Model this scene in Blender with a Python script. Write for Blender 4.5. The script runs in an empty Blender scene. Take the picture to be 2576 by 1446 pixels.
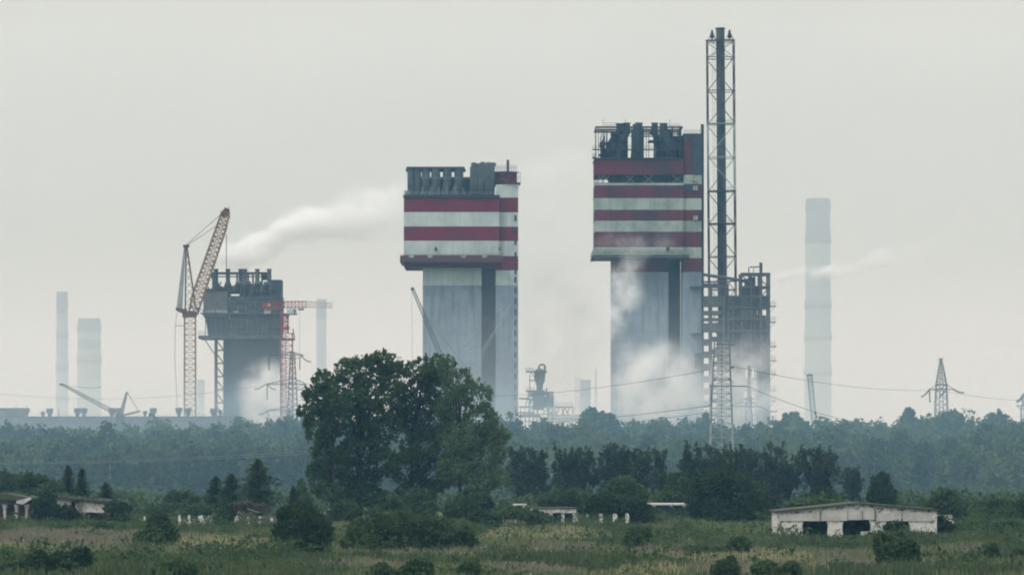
import bpy, math, random
import numpy as np
from mathutils import Vector, Matrix
R = math.radians
C = bpy.context.scene.collection
SC = bpy.context.scene

# ------------------------------------------------------------------ camera
F = 10500.0           # focal length in units of the picture's 2576 px grid
CX, HY, EYE = 1288.0, 1130.0, 11.0
cam_d = bpy.data.cameras.new("camera")
cam = bpy.data.objects.new("camera", cam_d)
C.objects.link(cam)
cam.location = (0, 0, EYE)
cam.rotation_euler = (R(90), 0, 0)
cam_d.sensor_width = 36
cam_d.lens = 36 * F / 2576
cam_d.shift_y = (HY - 723) / 2576
cam_d.clip_start = 1.0
cam_d.clip_end = 60000
SC.camera = cam

# ------------------------------------------------------------------ world and sun
w = bpy.data.worlds.new("World")
SC.world = w
w.use_nodes = True
nt = w.node_tree
nt.nodes.clear()


def N(tree, typ, **kw):
    n = tree.nodes.new(typ)
    for k, v in kw.items():
        if k.startswith('i_'):
            n.inputs[int(k[2:]) if k[2:].isdigit() else k[2:].replace('_', ' ')].default_value = v
        else:
            setattr(n, k, v)
    return n


def L(tree, a, b):
    tree.links.new(a, b)


SUN_EL, SUN_AZ = R(48), R(-125)      # high, behind a thick overcast, from the front left
out = N(nt, 'ShaderNodeOutputWorld')
bg1 = N(nt, 'ShaderNodeBackground')
bg2 = N(nt, 'ShaderNodeBackground')
add = N(nt, 'ShaderNodeAddShader')
sky = N(nt, 'ShaderNodeTexSky', sky_type='NISHITA', sun_disc=False, sun_elevation=SUN_EL, sun_rotation=SUN_AZ)
sky.air_density = 2.0
sky.dust_density = 6.0
L(nt, sky.outputs[0], bg1.inputs[0])
bg1.inputs[1].default_value = 0.003     # the little clear-sky light that gets through the cloud
tc = N(nt, 'ShaderNodeTexCoord')
sep = N(nt, 'ShaderNodeSeparateXYZ')
L(nt, tc.outputs['Generated'], sep.inputs[0])
ramp = N(nt, 'ShaderNodeValToRGB')      # overcast: dull near the horizon, bright overhead
cr = ramp.color_ramp
cr.elements[0].position = 0.0
cr.elements[0].color = (0.82, 0.78, 0.745, 1)
cr.elements[1].position = 1.0
cr.elements[1].color = (1.35, 1.38, 1.42, 1)
for p, c in ((0.025, (0.79, 0.745, 0.69)), (0.05, (0.55, 0.535, 0.435)), (0.08, (0.52, 0.515, 0.42)), (0.107, (0.615, 0.607, 0.515)), (0.15, (0.70, 0.71, 0.68)), (0.35, (1.05, 1.07, 1.08))):
    e = cr.elements.new(p)
    e.color = (*c, 1)
L(nt, sep.outputs[2], ramp.inputs[0])
mp = N(nt, 'ShaderNodeMapping')
mp.inputs['Scale'].default_value = (12, 12, 30)
L(nt, tc.outputs['Generated'], mp.inputs[0])
ns = N(nt, 'ShaderNodeTexNoise', i_Scale=1.0, i_Detail=3.0)
L(nt, mp.outputs[0], ns.inputs[0])
mr = N(nt, 'ShaderNodeMapRange', i_1=0.3, i_2=0.7, i_3=0.95, i_4=1.05)
L(nt, ns.outputs[0], mr.inputs[0])
mul = N(nt, 'ShaderNodeVectorMath', operation='SCALE')
L(nt, ramp.outputs[0], mul.inputs[0])
L(nt, mr.outputs[0], mul.inputs['Scale'])
L(nt, mul.outputs[0], bg2.inputs[0])
bg2.inputs[1].default_value = 1.0
L(nt, bg1.outputs[0], add.inputs[0])
L(nt, bg2.outputs[0], add.inputs[1])
L(nt, add.outputs[0], out.inputs[0])

sun_d = bpy.data.lights.new("sun", 'SUN')
sun = bpy.data.objects.new("sun", sun_d)
C.objects.link(sun)
sun_d.energy = 1.4
sun_d.angle = R(25)
sun_d.color = (1.0, 0.97, 0.92)
sd = Vector((math.cos(SUN_EL) * math.sin(SUN_AZ), math.cos(SUN_EL) * math.cos(SUN_AZ), math.sin(SUN_EL)))
sun.rotation_euler = sd.to_track_quat('Z', 'Y').to_euler()

SC.view_settings.view_transform = 'Standard'
SC.view_settings.look = 'None'
SC.view_settings.exposure = 0
SC.view_settings.gamma = 1
SC.render.engine = 'CYCLES'
SC.cycles.max_bounces = 6
SC.cycles.diffuse_bounces = 3
SC.cycles.glossy_bounces = 1
SC.cycles.transmission_bounces = 2
SC.cycles.transparent_max_bounces = 8
SC.cycles.volume_bounces = 5
SC.cycles.volume_max_steps = 128
SC.cycles.use_denoising = True
SC.cycles.filter_width = 2.0
SC.cycles.use_adaptive_sampling = True
SC.cycles.adaptive_threshold = 0.02

# ------------------------------------------------------------------ helpers
rng = np.random.default_rng(7)
random.seed(7)


def tag(o, label=None, cat=None, group=None, kind=None):
    if label: o['label'] = label
    if cat: o['category'] = cat
    if group: o['group'] = group
    if kind: o['kind'] = kind
    return o


def hgt(x, y):
    """height of the rough ground"""
    f = np.clip((y - 300) / 60, 0, 1) * np.clip((1250 - y) / 100, 0, 1)
    return f * (0.34 * np.sin(x * 0.071 + 1.3 * np.sin(y * 0.021)) * np.sin(y * 0.063 + 0.8)
                + 0.22 * np.sin(x * 0.19 + y * 0.11) + 0.12 * np.sin(x * 0.41 - y * 0.23 + 2))


def px(u, Y): return (u - CX) * Y / F
def pz(v, Y): return EYE - (v - HY) * Y / F
def at(u, v, Y): return Vector((px(u, Y), Y, pz(v, Y)))
def dist(v): return EYE * F / (v - HY)


class MB:
    """collects shapes and links them as one mesh object"""
    def __init__(s):
        s.v = []; s.f = []; s.m = []

    def _add(s, vs, fs, m):
        b = len(s.v)
        s.v.extend([tuple(p) for p in vs])
        s.f.extend([tuple(i + b for i in f) for f in fs])
        s.m.extend([m] * len(fs))

    def box(s, x0, x1, y0, y1, z0, z1, m=0):
        s._add([(x0, y0, z0), (x1, y0, z0), (x1, y1, z0), (x0, y1, z0), (x0, y0, z1), (x1, y0, z1), (x1, y1, z1), (x0, y1, z1)],
               [(0, 1, 5, 4), (1, 2, 6, 5), (2, 3, 7, 6), (3, 0, 4, 7), (4, 5, 6, 7), (3, 2, 1, 0)], m)

    def prism(s, pts, y0, y1, m=0):
        n = len(pts)
        vs = [(x, y0, z) for x, z in pts] + [(x, y1, z) for x, z in pts]
        fs = [tuple(range(n)), tuple(range(2 * n - 1, n - 1, -1))] + [((i + 1) % n, i, i + n, (i + 1) % n + n) for i in range(n)]
        s._add(vs, fs, m)

    def tube(s, pts, rad, n=6, m=0):
        pts = [Vector(p) for p in pts]
        if not hasattr(rad, '__len__'): rad = [rad] * len(pts)
        vs = []
        for i, p in enumerate(pts):
            a = pts[max(i - 1, 0)]; b = pts[min(i + 1, len(pts) - 1)]
            d = (b - a).normalized()
            ref = Vector((0, 0, 1)) if abs(d.z) < 0.9 else Vector((0, 1, 0))
            e1 = d.cross(ref).normalized(); e2 = d.cross(e1)
            off = math.pi / 4 if n == 4 else 0
            for k in range(n):
                t = 2 * math.pi * k / n + off
                vs.append(p + (e1 * math.cos(t) + e2 * math.sin(t)) * rad[i])
        fs = []
        for i in range(len(pts) - 1):
            for k in range(n):
                k2 = (k + 1) % n
                fs.append((i * n + k, i * n + k2, (i + 1) * n + k2, (i + 1) * n + k))
        fs.append(tuple(range(n - 1, -1, -1)))
        fs.append(tuple(range((len(pts) - 1) * n, len(pts) * n)))
        s._add(vs, fs, m)

    def beam(s, a, b, r, m=0): s.tube([a, b], r, 4, m)

    def build(s, name, mats, parent=None, smooth=False):
        me = bpy.data.meshes.new(name)
        v = np.array(s.v, dtype=float)
        if parent is not None:
            org = np.array(parent.location)
        else:
            mn, mx = v.min(0), v.max(0)
            org = np.array(((mn[0] + mx[0]) / 2, (mn[1] + mx[1]) / 2, mn[2]))
        v = v - org
        me.from_pydata(v.tolist(), [], s.f)
        if not isinstance(mats, (list, tuple)): mats = [mats]
        for mm in mats: me.materials.append(mm)
        me.polygons.foreach_set('material_index', s.m)
        if smooth: me.polygons.foreach_set('use_smooth', [True] * len(s.f))
        me.update()
        o = bpy.data.objects.new(name, me)
        C.objects.link(o)
        if parent is not None: o.parent = parent
        else: o.location = org
        return o


def lattice(mb, p0, p1, w0, w1, n, r=0.12, rd=None, m=0, side=None):
    """square lattice girder between two points"""
    p0, p1 = Vector(p0), Vector(p1)
    rd = rd or r * 0.6
    d = (p1 - p0).normalized()
    e1 = Vector(side).normalized() if side else Vector((0, 1, 0))
    e1 = (e1 - d * e1.dot(d)).normalized()
    e2 = d.cross(e1).normalized()
    rings = []
    for i in range(n + 1):
        t = i / n
        c = p0.lerp(p1, t); h = (w0 + (w1 - w0) * t) / 2
        rings.append([c + e1 * (sx * h) + e2 * (sy * h) for sx, sy in ((1, 1), (1, -1), (-1, -1), (-1, 1))])
    for k in range(4):
        mb.beam(rings[0][k], rings[-1][k], r, m)
    for i in range(n):
        a, b = rings[i], rings[i + 1]
        for k in range(4):
            k2 = (k + 1) % 4
            if k % 2:
                mb.beam(a[k], b[k2], rd, m); mb.beam(a[k2], b[k], rd, m)
            else:
                mb.beam(a[k], b[k2], rd, m) if i % 2 else mb.beam(a[k2], b[k], rd, m)
            mb.beam(b[k], b[k2], rd, m)


class Site:
    """a place at distance Y; u, v are picture units seen at that distance, d metres further back"""
    def __init__(s, Y): s.Y = Y
    def x(s, u): return px(u, s.Y)
    def z(s, v): return 0.0 if v == 'g' else pz(v, s.Y)
    def p(s, u, v, d=0): return Vector((s.x(u), s.Y + d, s.z(v)))
    def m(s, n): return n * s.Y / F
    def box(s, mb, u0, u1, v0, v1, d0, d1, m=0):
        mb.box(s.x(u0), s.x(u1), s.Y + d0, s.Y + d1, s.z(v1), s.z(v0), m)


def empty(name, loc, label, cat, group=None):
    o = bpy.data.objects.new(name, None)
    C.objects.link(o)
    o.location = loc
    return tag(o, label, cat, group)


# ------------------------------------------------------------------ materials
def mat(name, col, rough=0.85, col2=None, scale=0.2, detail=6, stretch=(1, 1, 1), lo=0.4, hi=0.62, metal=0.0, streak=0.0, streakcol=None, bump=0.0):
    m = bpy.data.materials.new(name)
    m.use_nodes = True
    t = m.node_tree
    b = t.nodes['Principled BSDF']
    b.inputs['Roughness'].default_value = rough
    b.inputs['Metallic'].default_value = metal
    b.inputs['Specular IOR Level'].default_value = 0.12
    if col2 is None:
        col2 = tuple(c * 0.75 for c in col)
    geo = N(t, 'ShaderNodeNewGeometry')
    mp = N(t, 'ShaderNodeMapping'); mp.inputs['Scale'].default_value = stretch
    L(t, geo.outputs['Position'], mp.inputs[0])
    n = N(t, 'ShaderNodeTexNoise', i_Scale=scale, i_Detail=detail, i_Roughness=0.65)
    L(t, mp.outputs[0], n.inputs[0])
    mr = N(t, 'ShaderNodeMapRange', i_1=lo, i_2=hi)
    L(t, n.outputs[0], mr.inputs[0])
    mx = N(t, 'ShaderNodeMix', data_type='RGBA')
    mx.inputs['A'].default_value = (*col, 1); mx.inputs['B'].default_value = (*col2, 1)
    L(t, mr.outputs[0], mx.inputs['Factor'])
    last = mx.outputs['Result']
    if streak > 0:
        mp2 = N(t, 'ShaderNodeMapping'); mp2.inputs['Scale'].default_value = (1, 1, 0.06)
        L(t, geo.outputs['Position'], mp2.inputs[0])
        n2 = N(t, 'ShaderNodeTexNoise', i_Scale=0.9, i_Detail=5.0)
        L(t, mp2.outputs[0], n2.inputs[0])
        mr2 = N(t, 'ShaderNodeMapRange', i_1=0.5, i_2=0.75, i_4=streak)
        L(t, n2.outputs[0], mr2.inputs[0])
        mx2 = N(t, 'ShaderNodeMix', data_type='RGBA')
        L(t, last, mx2.inputs['A'])
        mx2.inputs['B'].default_value = (*(streakcol or tuple(c * 0.45 for c in col)), 1)
        L(t, mr2.outputs[0], mx2.inputs['Factor'])
        last = mx2.outputs['Result']
    L(t, last, b.inputs['Base Color'])
    if bump:
        bp = N(t, 'ShaderNodeBump', i_Strength=0.6, i_Distance=bump)
        L(t, n.outputs[0], bp.inputs['Height'])
        L(t, bp.outputs[0], b.inputs['Normal'])
    return m


def leaf_mat(name, dark, light, trans=0.3, nscale=0.35):
    m = bpy.data.materials.new(name)
    m.use_nodes = True
    t = m.node_tree
    t.nodes.clear()
    o = N(t, 'ShaderNodeOutputMaterial')
    geo = N(t, 'ShaderNodeNewGeometry')
    n = N(t, 'ShaderNodeTexNoise', i_Scale=nscale, i_Detail=3.0)
    L(t, geo.outputs['Position'], n.inputs[0])
    a = N(t, 'ShaderNodeMath', operation='MULTIPLY_ADD', i_1=0.55)
    mr = N(t, 'ShaderNodeMapRange', i_1=0.35, i_2=0.68, i_3=-0.05, i_4=0.55)
    L(t, n.outputs[0], mr.inputs[0])
    L(t, geo.outputs['Random Per Island'], a.inputs[0])
    L(t, mr.outputs[0], a.inputs[2])
    mx = N(t, 'ShaderNodeMix', data_type='RGBA')
    mx.inputs['A'].default_value = (*dark, 1); mx.inputs['B'].default_value = (*light, 1)
    L(t, a.outputs[0], mx.inputs['Factor'])
    d = N(t, 'ShaderNodeBsdfDiffuse'); tr = N(t, 'ShaderNodeBsdfTranslucent')
    ms = N(t, 'ShaderNodeMixShader', i_0=trans)
    L(t, mx.outputs['Result'], d.inputs[0]); L(t, mx.outputs['Result'], tr.inputs[0])
    L(t, d.outputs[0], ms.inputs[1]); L(t, tr.outputs[0], ms.inputs[2])
    L(t, ms.outputs[0], o.inputs[0])
    return m


def attr_mat(name):
    m = bpy.data.materials.new(name)
    m.use_nodes = True
    t = m.node_tree
    t.nodes.clear()
    o = N(t, 'ShaderNodeOutputMaterial')
    at_ = N(t, 'ShaderNodeAttribute', attribute_name='plant')
    d = N(t, 'ShaderNodeBsdfDiffuse'); tr = N(t, 'ShaderNodeBsdfTranslucent')
    ms = N(t, 'ShaderNodeMixShader', i_0=0.25)
    L(t, at_.outputs['Color'], d.inputs[0]); L(t, at_.outputs['Color'], tr.inputs[0])
    L(t, d.outputs[0], ms.inputs[1]); L(t, tr.outputs[0], ms.inputs[2])
    L(t, ms.outputs[0], o.inputs[0])
    return m


M_conc = mat('concrete', (0.235, 0.30, 0.37), col2=(0.175, 0.225, 0.285), scale=0.1, streak=0.75, streakcol=(0.10, 0.125, 0.15))
M_conc2 = mat('grime_and_shade_concrete', (0.12, 0.13, 0.13), col2=(0.07, 0.078, 0.082), scale=0.16, streak=0.6)  # on the recessed link wall this darker tone is painted shade
M_seam = mat('stained_concrete_joint', (0.15, 0.185, 0.225), col2=(0.22, 0.275, 0.335), scale=0.3)
M_parapet = mat('faded_red_sheet', (0.17, 0.055, 0.06), col2=(0.13, 0.075, 0.07), scale=0.6)
M_concD = mat('soot_and_shade_concrete', (0.050, 0.068, 0.095), col2=(0.032, 0.042, 0.060), scale=0.2, streak=0.5)  # also colours in the shade of the tower slot and open storey
M_white = mat('white_paint', (0.48, 0.57, 0.56), col2=(0.38, 0.455, 0.455), scale=0.15, streak=0.45, streakcol=(0.24, 0.27, 0.27))
M_red = mat('red_paint', (0.165, 0.009, 0.035), col2=(0.10, 0.016, 0.034), scale=0.13, detail=9, streak=0.6, streakcol=(0.075, 0.035, 0.042))
M_white2 = mat('soiled_white_paint', (0.33, 0.40, 0.36), col2=(0.21, 0.27, 0.25), scale=0.13, streak=0.5)
M_red2 = mat('soiled_red_paint', (0.125, 0.018, 0.036), col2=(0.05, 0.026, 0.036), scale=0.09, detail=9, streak=0.7, streakcol=(0.035, 0.03, 0.038))
M_redbrown = mat('rusty_red_paint', (0.10, 0.045, 0.045), col2=(0.06, 0.045, 0.045), scale=0.5)
M_steelD = mat('dark_steel', (0.045, 0.048, 0.052), col2=(0.028, 0.029, 0.032), scale=0.4, rough=0.6)
M_steel = mat('grey_steel', (0.085, 0.095, 0.105), col2=(0.045, 0.052, 0.058), scale=0.5, rough=0.55)
M_steelL = mat('pale_steel', (0.38, 0.40, 0.40), col2=(0.27, 0.29, 0.29), scale=0.4, rough=0.5)
M_duct = mat('ventilation_duct_metal', (0.085, 0.105, 0.115), col2=(0.055, 0.07, 0.078), scale=0.5, rough=0.5, streak=0.4)
M_rust = mat('rusty_steel', (0.11, 0.06, 0.045), col2=(0.07, 0.045, 0.04), scale=0.6)
M_yellow = mat('ochre_crane_paint', (0.34, 0.22, 0.13), col2=(0.20, 0.13, 0.085), scale=0.8, rough=0.6)
M_craneR = mat('red_crane_paint', (0.30, 0.035, 0.045), col2=(0.20, 0.035, 0.045), scale=0.8, rough=0.6)
M_craneW = mat('white_crane_paint', (0.55, 0.5, 0.48), col2=(0.45, 0.35, 0.33), scale=0.8, rough=0.6)
M_galv = mat('galvanised_steel', (0.13, 0.15, 0.17), col2=(0.10, 0.115, 0.13), scale=0.5, rough=0.5)
M_galvL = mat('bright_galvanised_steel', (0.30, 0.34, 0.33), col2=(0.24, 0.27, 0.27), scale=0.5, rough=0.5)
M_galvM = mat('grey_galvanised_steel', (0.19, 0.22, 0.25), col2=(0.15, 0.175, 0.2), scale=0.5, rough=0.5)
M_wire = mat('cable', (0.05, 0.05, 0.055), rough=0.6)
M_wireL = mat('pale_cable', (0.30, 0.33, 0.34), rough=0.6)
M_dark = mat('dark_opening', (0.012, 0.013, 0.015))
M_glass = mat('dirty_glazing', (0.33, 0.36, 0.36), col2=(0.2, 0.22, 0.23), scale=1.0, rough=0.3)
M_wash = mat('whitewashed_brick', (0.60, 0.60, 0.57), col2=(0.24, 0.22, 0.20), scale=1.6, detail=8, lo=0.50, hi=0.60, bump=0.1)
M_panel = mat('weathered_panel', (0.54, 0.54, 0.51), col2=(0.40, 0.40, 0.38), scale=0.5, streak=0.35)
M_brick = mat('weathered_red_brick', (0.12, 0.092, 0.082), col2=(0.20, 0.18, 0.165), scale=1.2, detail=8)
M_roof = mat('mossy_roof', (0.05, 0.048, 0.048), col2=(0.055, 0.08, 0.042), scale=0.5, detail=7)
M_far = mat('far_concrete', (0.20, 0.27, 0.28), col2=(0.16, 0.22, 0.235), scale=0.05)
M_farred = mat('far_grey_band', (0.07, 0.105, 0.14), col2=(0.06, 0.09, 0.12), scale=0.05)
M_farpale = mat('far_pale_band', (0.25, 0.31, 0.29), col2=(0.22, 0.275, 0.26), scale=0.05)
M_bark = mat('bark', (0.045, 0.042, 0.04), col2=(0.03, 0.028, 0.027), scale=1.5)
M_birch = mat('pale_bark', (0.33, 0.33, 0.31), col2=(0.2, 0.2, 0.19), scale=1.0)
M_bldg = mat('ribbed_cladding', (0.16, 0.175, 0.20), col2=(0.12, 0.13, 0.155), scale=0.15, stretch=(0.2, 1, 3))

L_dark = leaf_mat('dark_broadleaf', (0.027, 0.048, 0.024), (0.095, 0.148, 0.06))
L_mid = leaf_mat('mid_green_broadleaf', (0.035, 0.062, 0.030), (0.11, 0.165, 0.07))
L_pop = leaf_mat('poplar_leaf', (0.024, 0.042, 0.028), (0.075, 0.108, 0.062), 0.3)
L_willow = leaf_mat('willow_leaf', (0.065, 0.11, 0.056), (0.155, 0.225, 0.11), 0.4)
L_bush = leaf_mat('bush_leaf', (0.036, 0.064, 0.032), (0.105, 0.16, 0.07), 0.3)
L_bushd = leaf_mat('dark_bush_leaf', (0.022, 0.038, 0.022), (0.068, 0.106, 0.05), 0.25)
L_bushl = leaf_mat('light_bush_leaf', (0.045, 0.08, 0.036), (0.10, 0.155, 0.065), 0.3)
L_con = leaf_mat('conifer_needles', (0.04, 0.068, 0.042), (0.095, 0.14, 0.078), 0.3)
L_forest = leaf_mat('forest_leaf', (0.034, 0.058, 0.03), (0.10, 0.148, 0.066), 0.3, 0.05)
L_redw = leaf_mat('reddish_weed', (0.08, 0.062, 0.055), (0.17, 0.135, 0.12), 0.2)

# ------------------------------------------------------------------ ground
xs = np.concatenate([[-20000, -9000, -4000, -2000, -1000, -500, -260], np.arange(-180, 181, 3.0), [260, 500, 1000, 2000, 4000, 9000, 20000]])
ys = np.concatenate([[-9000, -2000, -400, 0, 150, 250], np.arange(300, 801, 3.0), np.arange(830, 1300, 30.0), [1400, 2000, 4000, 9000, 30000]])
GX, GY = np.meshgrid(xs, ys)
GZ = hgt(GX, GY) * (np.abs(GX) < 300)
gv = np.stack([GX.ravel(), GY.ravel(), GZ.ravel()], 1)
nx, ny = len(xs), len(ys)
ii, jj = np.meshgrid(np.arange(nx - 1), np.arange(ny - 1))
a0 = (jj * nx + ii).ravel()
gf = np.stack([a0, a0 + 1, a0 + 1 + nx, a0 + nx], 1)
me = bpy.data.meshes.new('ground')
me.from_pydata(gv.tolist(), [], gf.tolist())
M_soil = mat('rough_grassland', (0.06, 0.085, 0.035), col2=(0.13, 0.12, 0.06), scale=0.07, detail=8)
me.materials.append(M_soil)
gnd = bpy.data.objects.new('ground', me)
C.objects.link(gnd)
tag(gnd, kind='structure')


# ------------------------------------------------------------------ quads of foliage, in numpy
def quads(name, c, a, b, mats, parent=None, cols=None, tip=1.0, mi=None):
    """c centres, a half long axis, b half short axis -> one mesh of leaf sprays"""
    n = len(c)
    v = np.empty((n, 4, 3))
    v[:, 0] = c - a - b; v[:, 1] = c - a + b; v[:, 2] = c + a + b * tip; v[:, 3] = c + a - b * tip
    v = v.reshape(-1, 3)
    if parent is not None: org = np.array(parent.location)
    else:
        mn, mx = v.min(0), v.max(0)
        org = np.array(((mn[0] + mx[0]) / 2, (mn[1] + mx[1]) / 2, mn[2]))
    v = v - org
    me = bpy.data.meshes.new(name)
    me.vertices.add(4 * n)
    me.vertices.foreach_set('co', v.ravel())
    me.loops.add(4 * n)
    me.loops.foreach_set('vertex_index', np.arange(4 * n, dtype=np.int32))
    me.polygons.add(n)
    me.polygons.foreach_set('loop_start', np.arange(0, 4 * n, 4, dtype=np.int32))
    me.polygons.foreach_set('loop_total', np.full(n, 4, dtype=np.int32))
    if not isinstance(mats, (list, tuple)): mats = [mats]
    for mm in mats: me.materials.append(mm)
    if mi is not None: me.polygons.foreach_set('material_index', mi.astype(np.int32))
    if cols is not None:
        at_ = me.color_attributes.new('plant', 'FLOAT_COLOR', 'POINT')
        cc = np.repeat(np.concatenate([cols, np.ones((n, 1))], 1), 4, axis=0)
        at_.data.foreach_set('color', cc.ravel())
    me.update(calc_edges=True)
    o = bpy.data.objects.new(name, me)
    C.objects.link(o)
    if parent is not None: o.parent = parent
    else: o.location = org
    return o


def unit(a): return a / np.maximum(np.linalg.norm(a, axis=1, keepdims=True), 1e-6)


def leaves(blobs, n, size, up=0.0, shell=0.45, sub=0.28, nsub=None, floor=None, shoots=.16, diff=.3):
    """blobs: (x, y, z, rx, ry, rz) -> centre, long axis, short axis arrays"""
    blobs = np.array(blobs, dtype=float)
    wgt = (blobs[:, 3] * blobs[:, 5]); wgt = wgt / wgt.sum()
    C_, A_, B_ = [], [], []
    for bl, wg in zip(blobs, wgt):
        k = max(12, int(n * wg))
        ks = nsub or max(5, int(k / 55))
        d = unit(rng.normal(size=(ks, 3)))
        rr = shell + (1 - shell) * rng.random((ks, 1)) ** 0.6
        sc = d * rr * bl[3:6]
        idx = rng.integers(0, ks, k)
        spread = sub * (0.6 + 0.8 * rng.random((ks, 1)))
        p = sc[idx] + rng.normal(size=(k, 3)) * (bl[3:6] * spread[idx] * 0.55)
        ns = int(k * shoots)
        if ns:
            m3 = max(6, int(ns / 16))
            dd = unit(rng.normal(size=(m3, 3)) + np.array([0, 0, .55]))
            di = unit(dd + np.array([0, 0, .7]) + rng.normal(size=(m3, 3)) * .25)
            ln_ = (.12 + .3 * rng.random((m3, 1))) * min(bl[3], bl[5])
            j_ = rng.integers(0, m3, ns)
            tt = rng.random((ns, 1))
            q_ = dd[j_] * bl[3:6] * .92 + di[j_] * ln_[j_] * tt + rng.normal(size=(ns, 3)) * size * .45 * (1.2 - tt)
        nd = int(k * diff)
        if nd:
            p[-nd:] = unit(rng.normal(size=(nd, 3))) * (.35 + .75 * rng.random((nd, 1)) ** .7) * bl[3:6]
        rad = np.linalg.norm(p / bl[3:6], axis=1, keepdims=True)
        p = np.where(rad > 1.12, p / rad * (1.0 + 0.12 * rng.random((k, 1))), p)
        if ns: p[:ns] = q_
        outw = unit(p / bl[3:6])
        ax = unit(rng.normal(size=(k, 3)) + outw * 0.6 + np.array([0, 0, up]))
        sd_ = unit(np.cross(ax, rng.normal(size=(k, 3))))
        s = size * (0.6 + 0.8 * rng.random((k, 1)))
        C_.append(p + bl[:3]); A_.append(ax * s * 0.6); B_.append(sd_ * s * 0.36)
    c, a, b = np.concatenate(C_), np.concatenate(A_), np.concatenate(B_)
    if floor is not None:
        low = c[:, 2] < floor
        c[low, 2] = floor + rng.random(low.sum()) * 0.8
    return c, a, b


def dblobs(bl, Y, depth=0.9, jit=0.0):
    """blobs given as (u, v, ru, rv) seen at distance Y, with real thickness"""
    o = []
    for b in bl:
        u, v, ru, rv = b[:4]
        s = Y / F
        dy = b[4] if len(b) > 4 else random.uniform(-jit, jit)
        o.append((px(u, Y), Y + dy, pz(v, Y), ru * s, max(ru, rv * 0.6) * s * depth, rv * s))
    return o


def tree(name, label, cat, bl, Y, mats, n, size, u_base=None, diff=.3, tr=0.3, up=0.0, sub=0.28, shell=0.45, bark=None, group=None, jit=1.5, limbs=True, depth=0.9, nsub=None):
    B = dblobs(bl, Y, depth, jit)
    ub = u_base if u_base is not None else sum(b[0] for b in bl) / len(bl)
    x0 = px(ub, Y); z0 = float(hgt(x0, Y))
    root = empty(name, (x0, Y, z0), label, cat, group)
    c, a, b = leaves(B, n, size, up, shell, sub, nsub, floor=z0 + 0.2, diff=diff)
    quads('crown', c, a, b, mats, root)
    mb = MB()
    zt = max(q[2] for q in B)
    top = Vector((x0 + random.uniform(-.3, .3), Y, z0 + (zt - z0) * 0.9))
    base = Vector((x0, Y, z0 - 0.1))
    mb.tube([base, base.lerp(top, .35) + Vector((random.uniform(-.3, .3), 0, 0)), base.lerp(top, .7), top], [tr, tr * .75, tr * .45, tr * .12], 7)
    if limbs:
        for q in B:
            tgt = Vector(q[:3])
            t0 = min(0.85, max(0.12, (tgt.z - z0) / max(top.z - z0, 1) * 0.6))
            st = base.lerp(top, t0)
            for k in range(3):
                e = tgt + Vector((random.uniform(-1, 1) * q[3], random.uniform(-1, 1) * q[4], random.uniform(-.2, 1) * q[5])) * 0.6
                md = st.lerp(e, .5) + Vector((0, 0, (e - st).length * 0.08))
                mb.tube([st, md, e], [tr * .4, tr * .25, tr * .06], 5)
    mb.build('trunk', bark or M_bark, root, True)
    return root


def bush(label, bl, v_base, mats, n, size, up=0.3, name='bush', group=None, sub=0.3, cat='bush', Y=None):
    Y = Y or dist(v_base)
    B = dblobs(bl, Y, 0.9, 0.8)
    zf = float(hgt(px(bl[0][0], Y), Y)) - 0.05
    c, a, b = leaves(B, n, size, up, 0.4, sub, floor=zf + 0.15, shoots=.3, diff=.2)
    return tag(quads(name, c, a, b, mats), label, cat, group)

# ================================================================== prilling tower with bright bands
def rail(mb, a, b, h, n, r=0.06, m=0):
    a, b = Vector(a), Vector(b)
    up = Vector((0, 0, h))
    mb.beam(a + up, b + up, r, m); mb.beam(a + up * .5, b + up * .5, r, m)
    for i in range(n + 1):
        p = a.lerp(b, i / n)
        mb.beam(p, p + up, r, m)


S = Site(1500)
T = empty('prilling_tower', (S.x(1160), 1503, 0), 'tower with crisp crimson and white bands and dark roof ducts behind the big tree', 'industrial tower', 'banded process towers')
mb = MB()
S.box(mb, 1063, 1211, 717, 'g', 3, 25, 0); S.box(mb, 1063, 1211, 662, 717, 2.99, 25.01, 1)
for v in range(738, 1200, 22):          # shuttering seams
    S.box(mb, 1062.7, 1211.3, v, v + .7, 2.93, 25.07, 2)
for u in (1092, 1124, 1156, 1186): S.box(mb, u, u + .6, 718, 'g', 2.95, 3, 2)
mb.build('shaft', [M_conc, M_white, M_seam], T)
mb = MB()
S.box(mb, 1211, 1247, 664, 'g', 15, 24)
mb.build('link_wall', M_conc2, T)  # shade of the recess is put into this wall's darker colour
mb = MB()
for v0, v1, m in ((497, 534, 1), (534, 570, 0), (570, 606, 1), (606, 642, 0), (660, 673, 1)):
    S.box(mb, 1016 + (0 if v0 < 650 else 1), 1256 - (0 if v0 < 650 else 1), v0, v1, -1.0, 27, m)
S.box(mb, 1017, 1255, 642, 660, -0.9, 26.9, 1)
S.box(mb, 1014.5, 1257, 491, 497, -1.6, 27.4, 2)
mb.build('head', [M_white, M_red, M_steelD], T)
mb = MB()
for v0, v1, m in ((464, 497, 0), (497, 534, 1), (534, 570, 0), (570, 606, 1), (606, 644, 0), (644, 680, 1), (680, 717, 0), (717, 'g', 2)):
    S.box(mb, 1247, 1303.6, v0, v1, 0.6, 13, m)
mb.build('stair_tower', [M_white, M_red, M_conc], T)
mb = MB()
cc = S.p(1272, 464, 6.5); cc.z = 0
mb.tube([cc + Vector((0, 0, S.z(467))), cc + Vector((0, 0, S.z(432)))], [4.1, 4.1], 20, 0)
mb.tube([cc + Vector((0, 0, S.z(432))), cc + Vector((0, 0, S.z(430)))], [4.6, 4.6], 20, 1)
mb.build('lift_house', [M_red, M_steel], T)
mb = MB()
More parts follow.
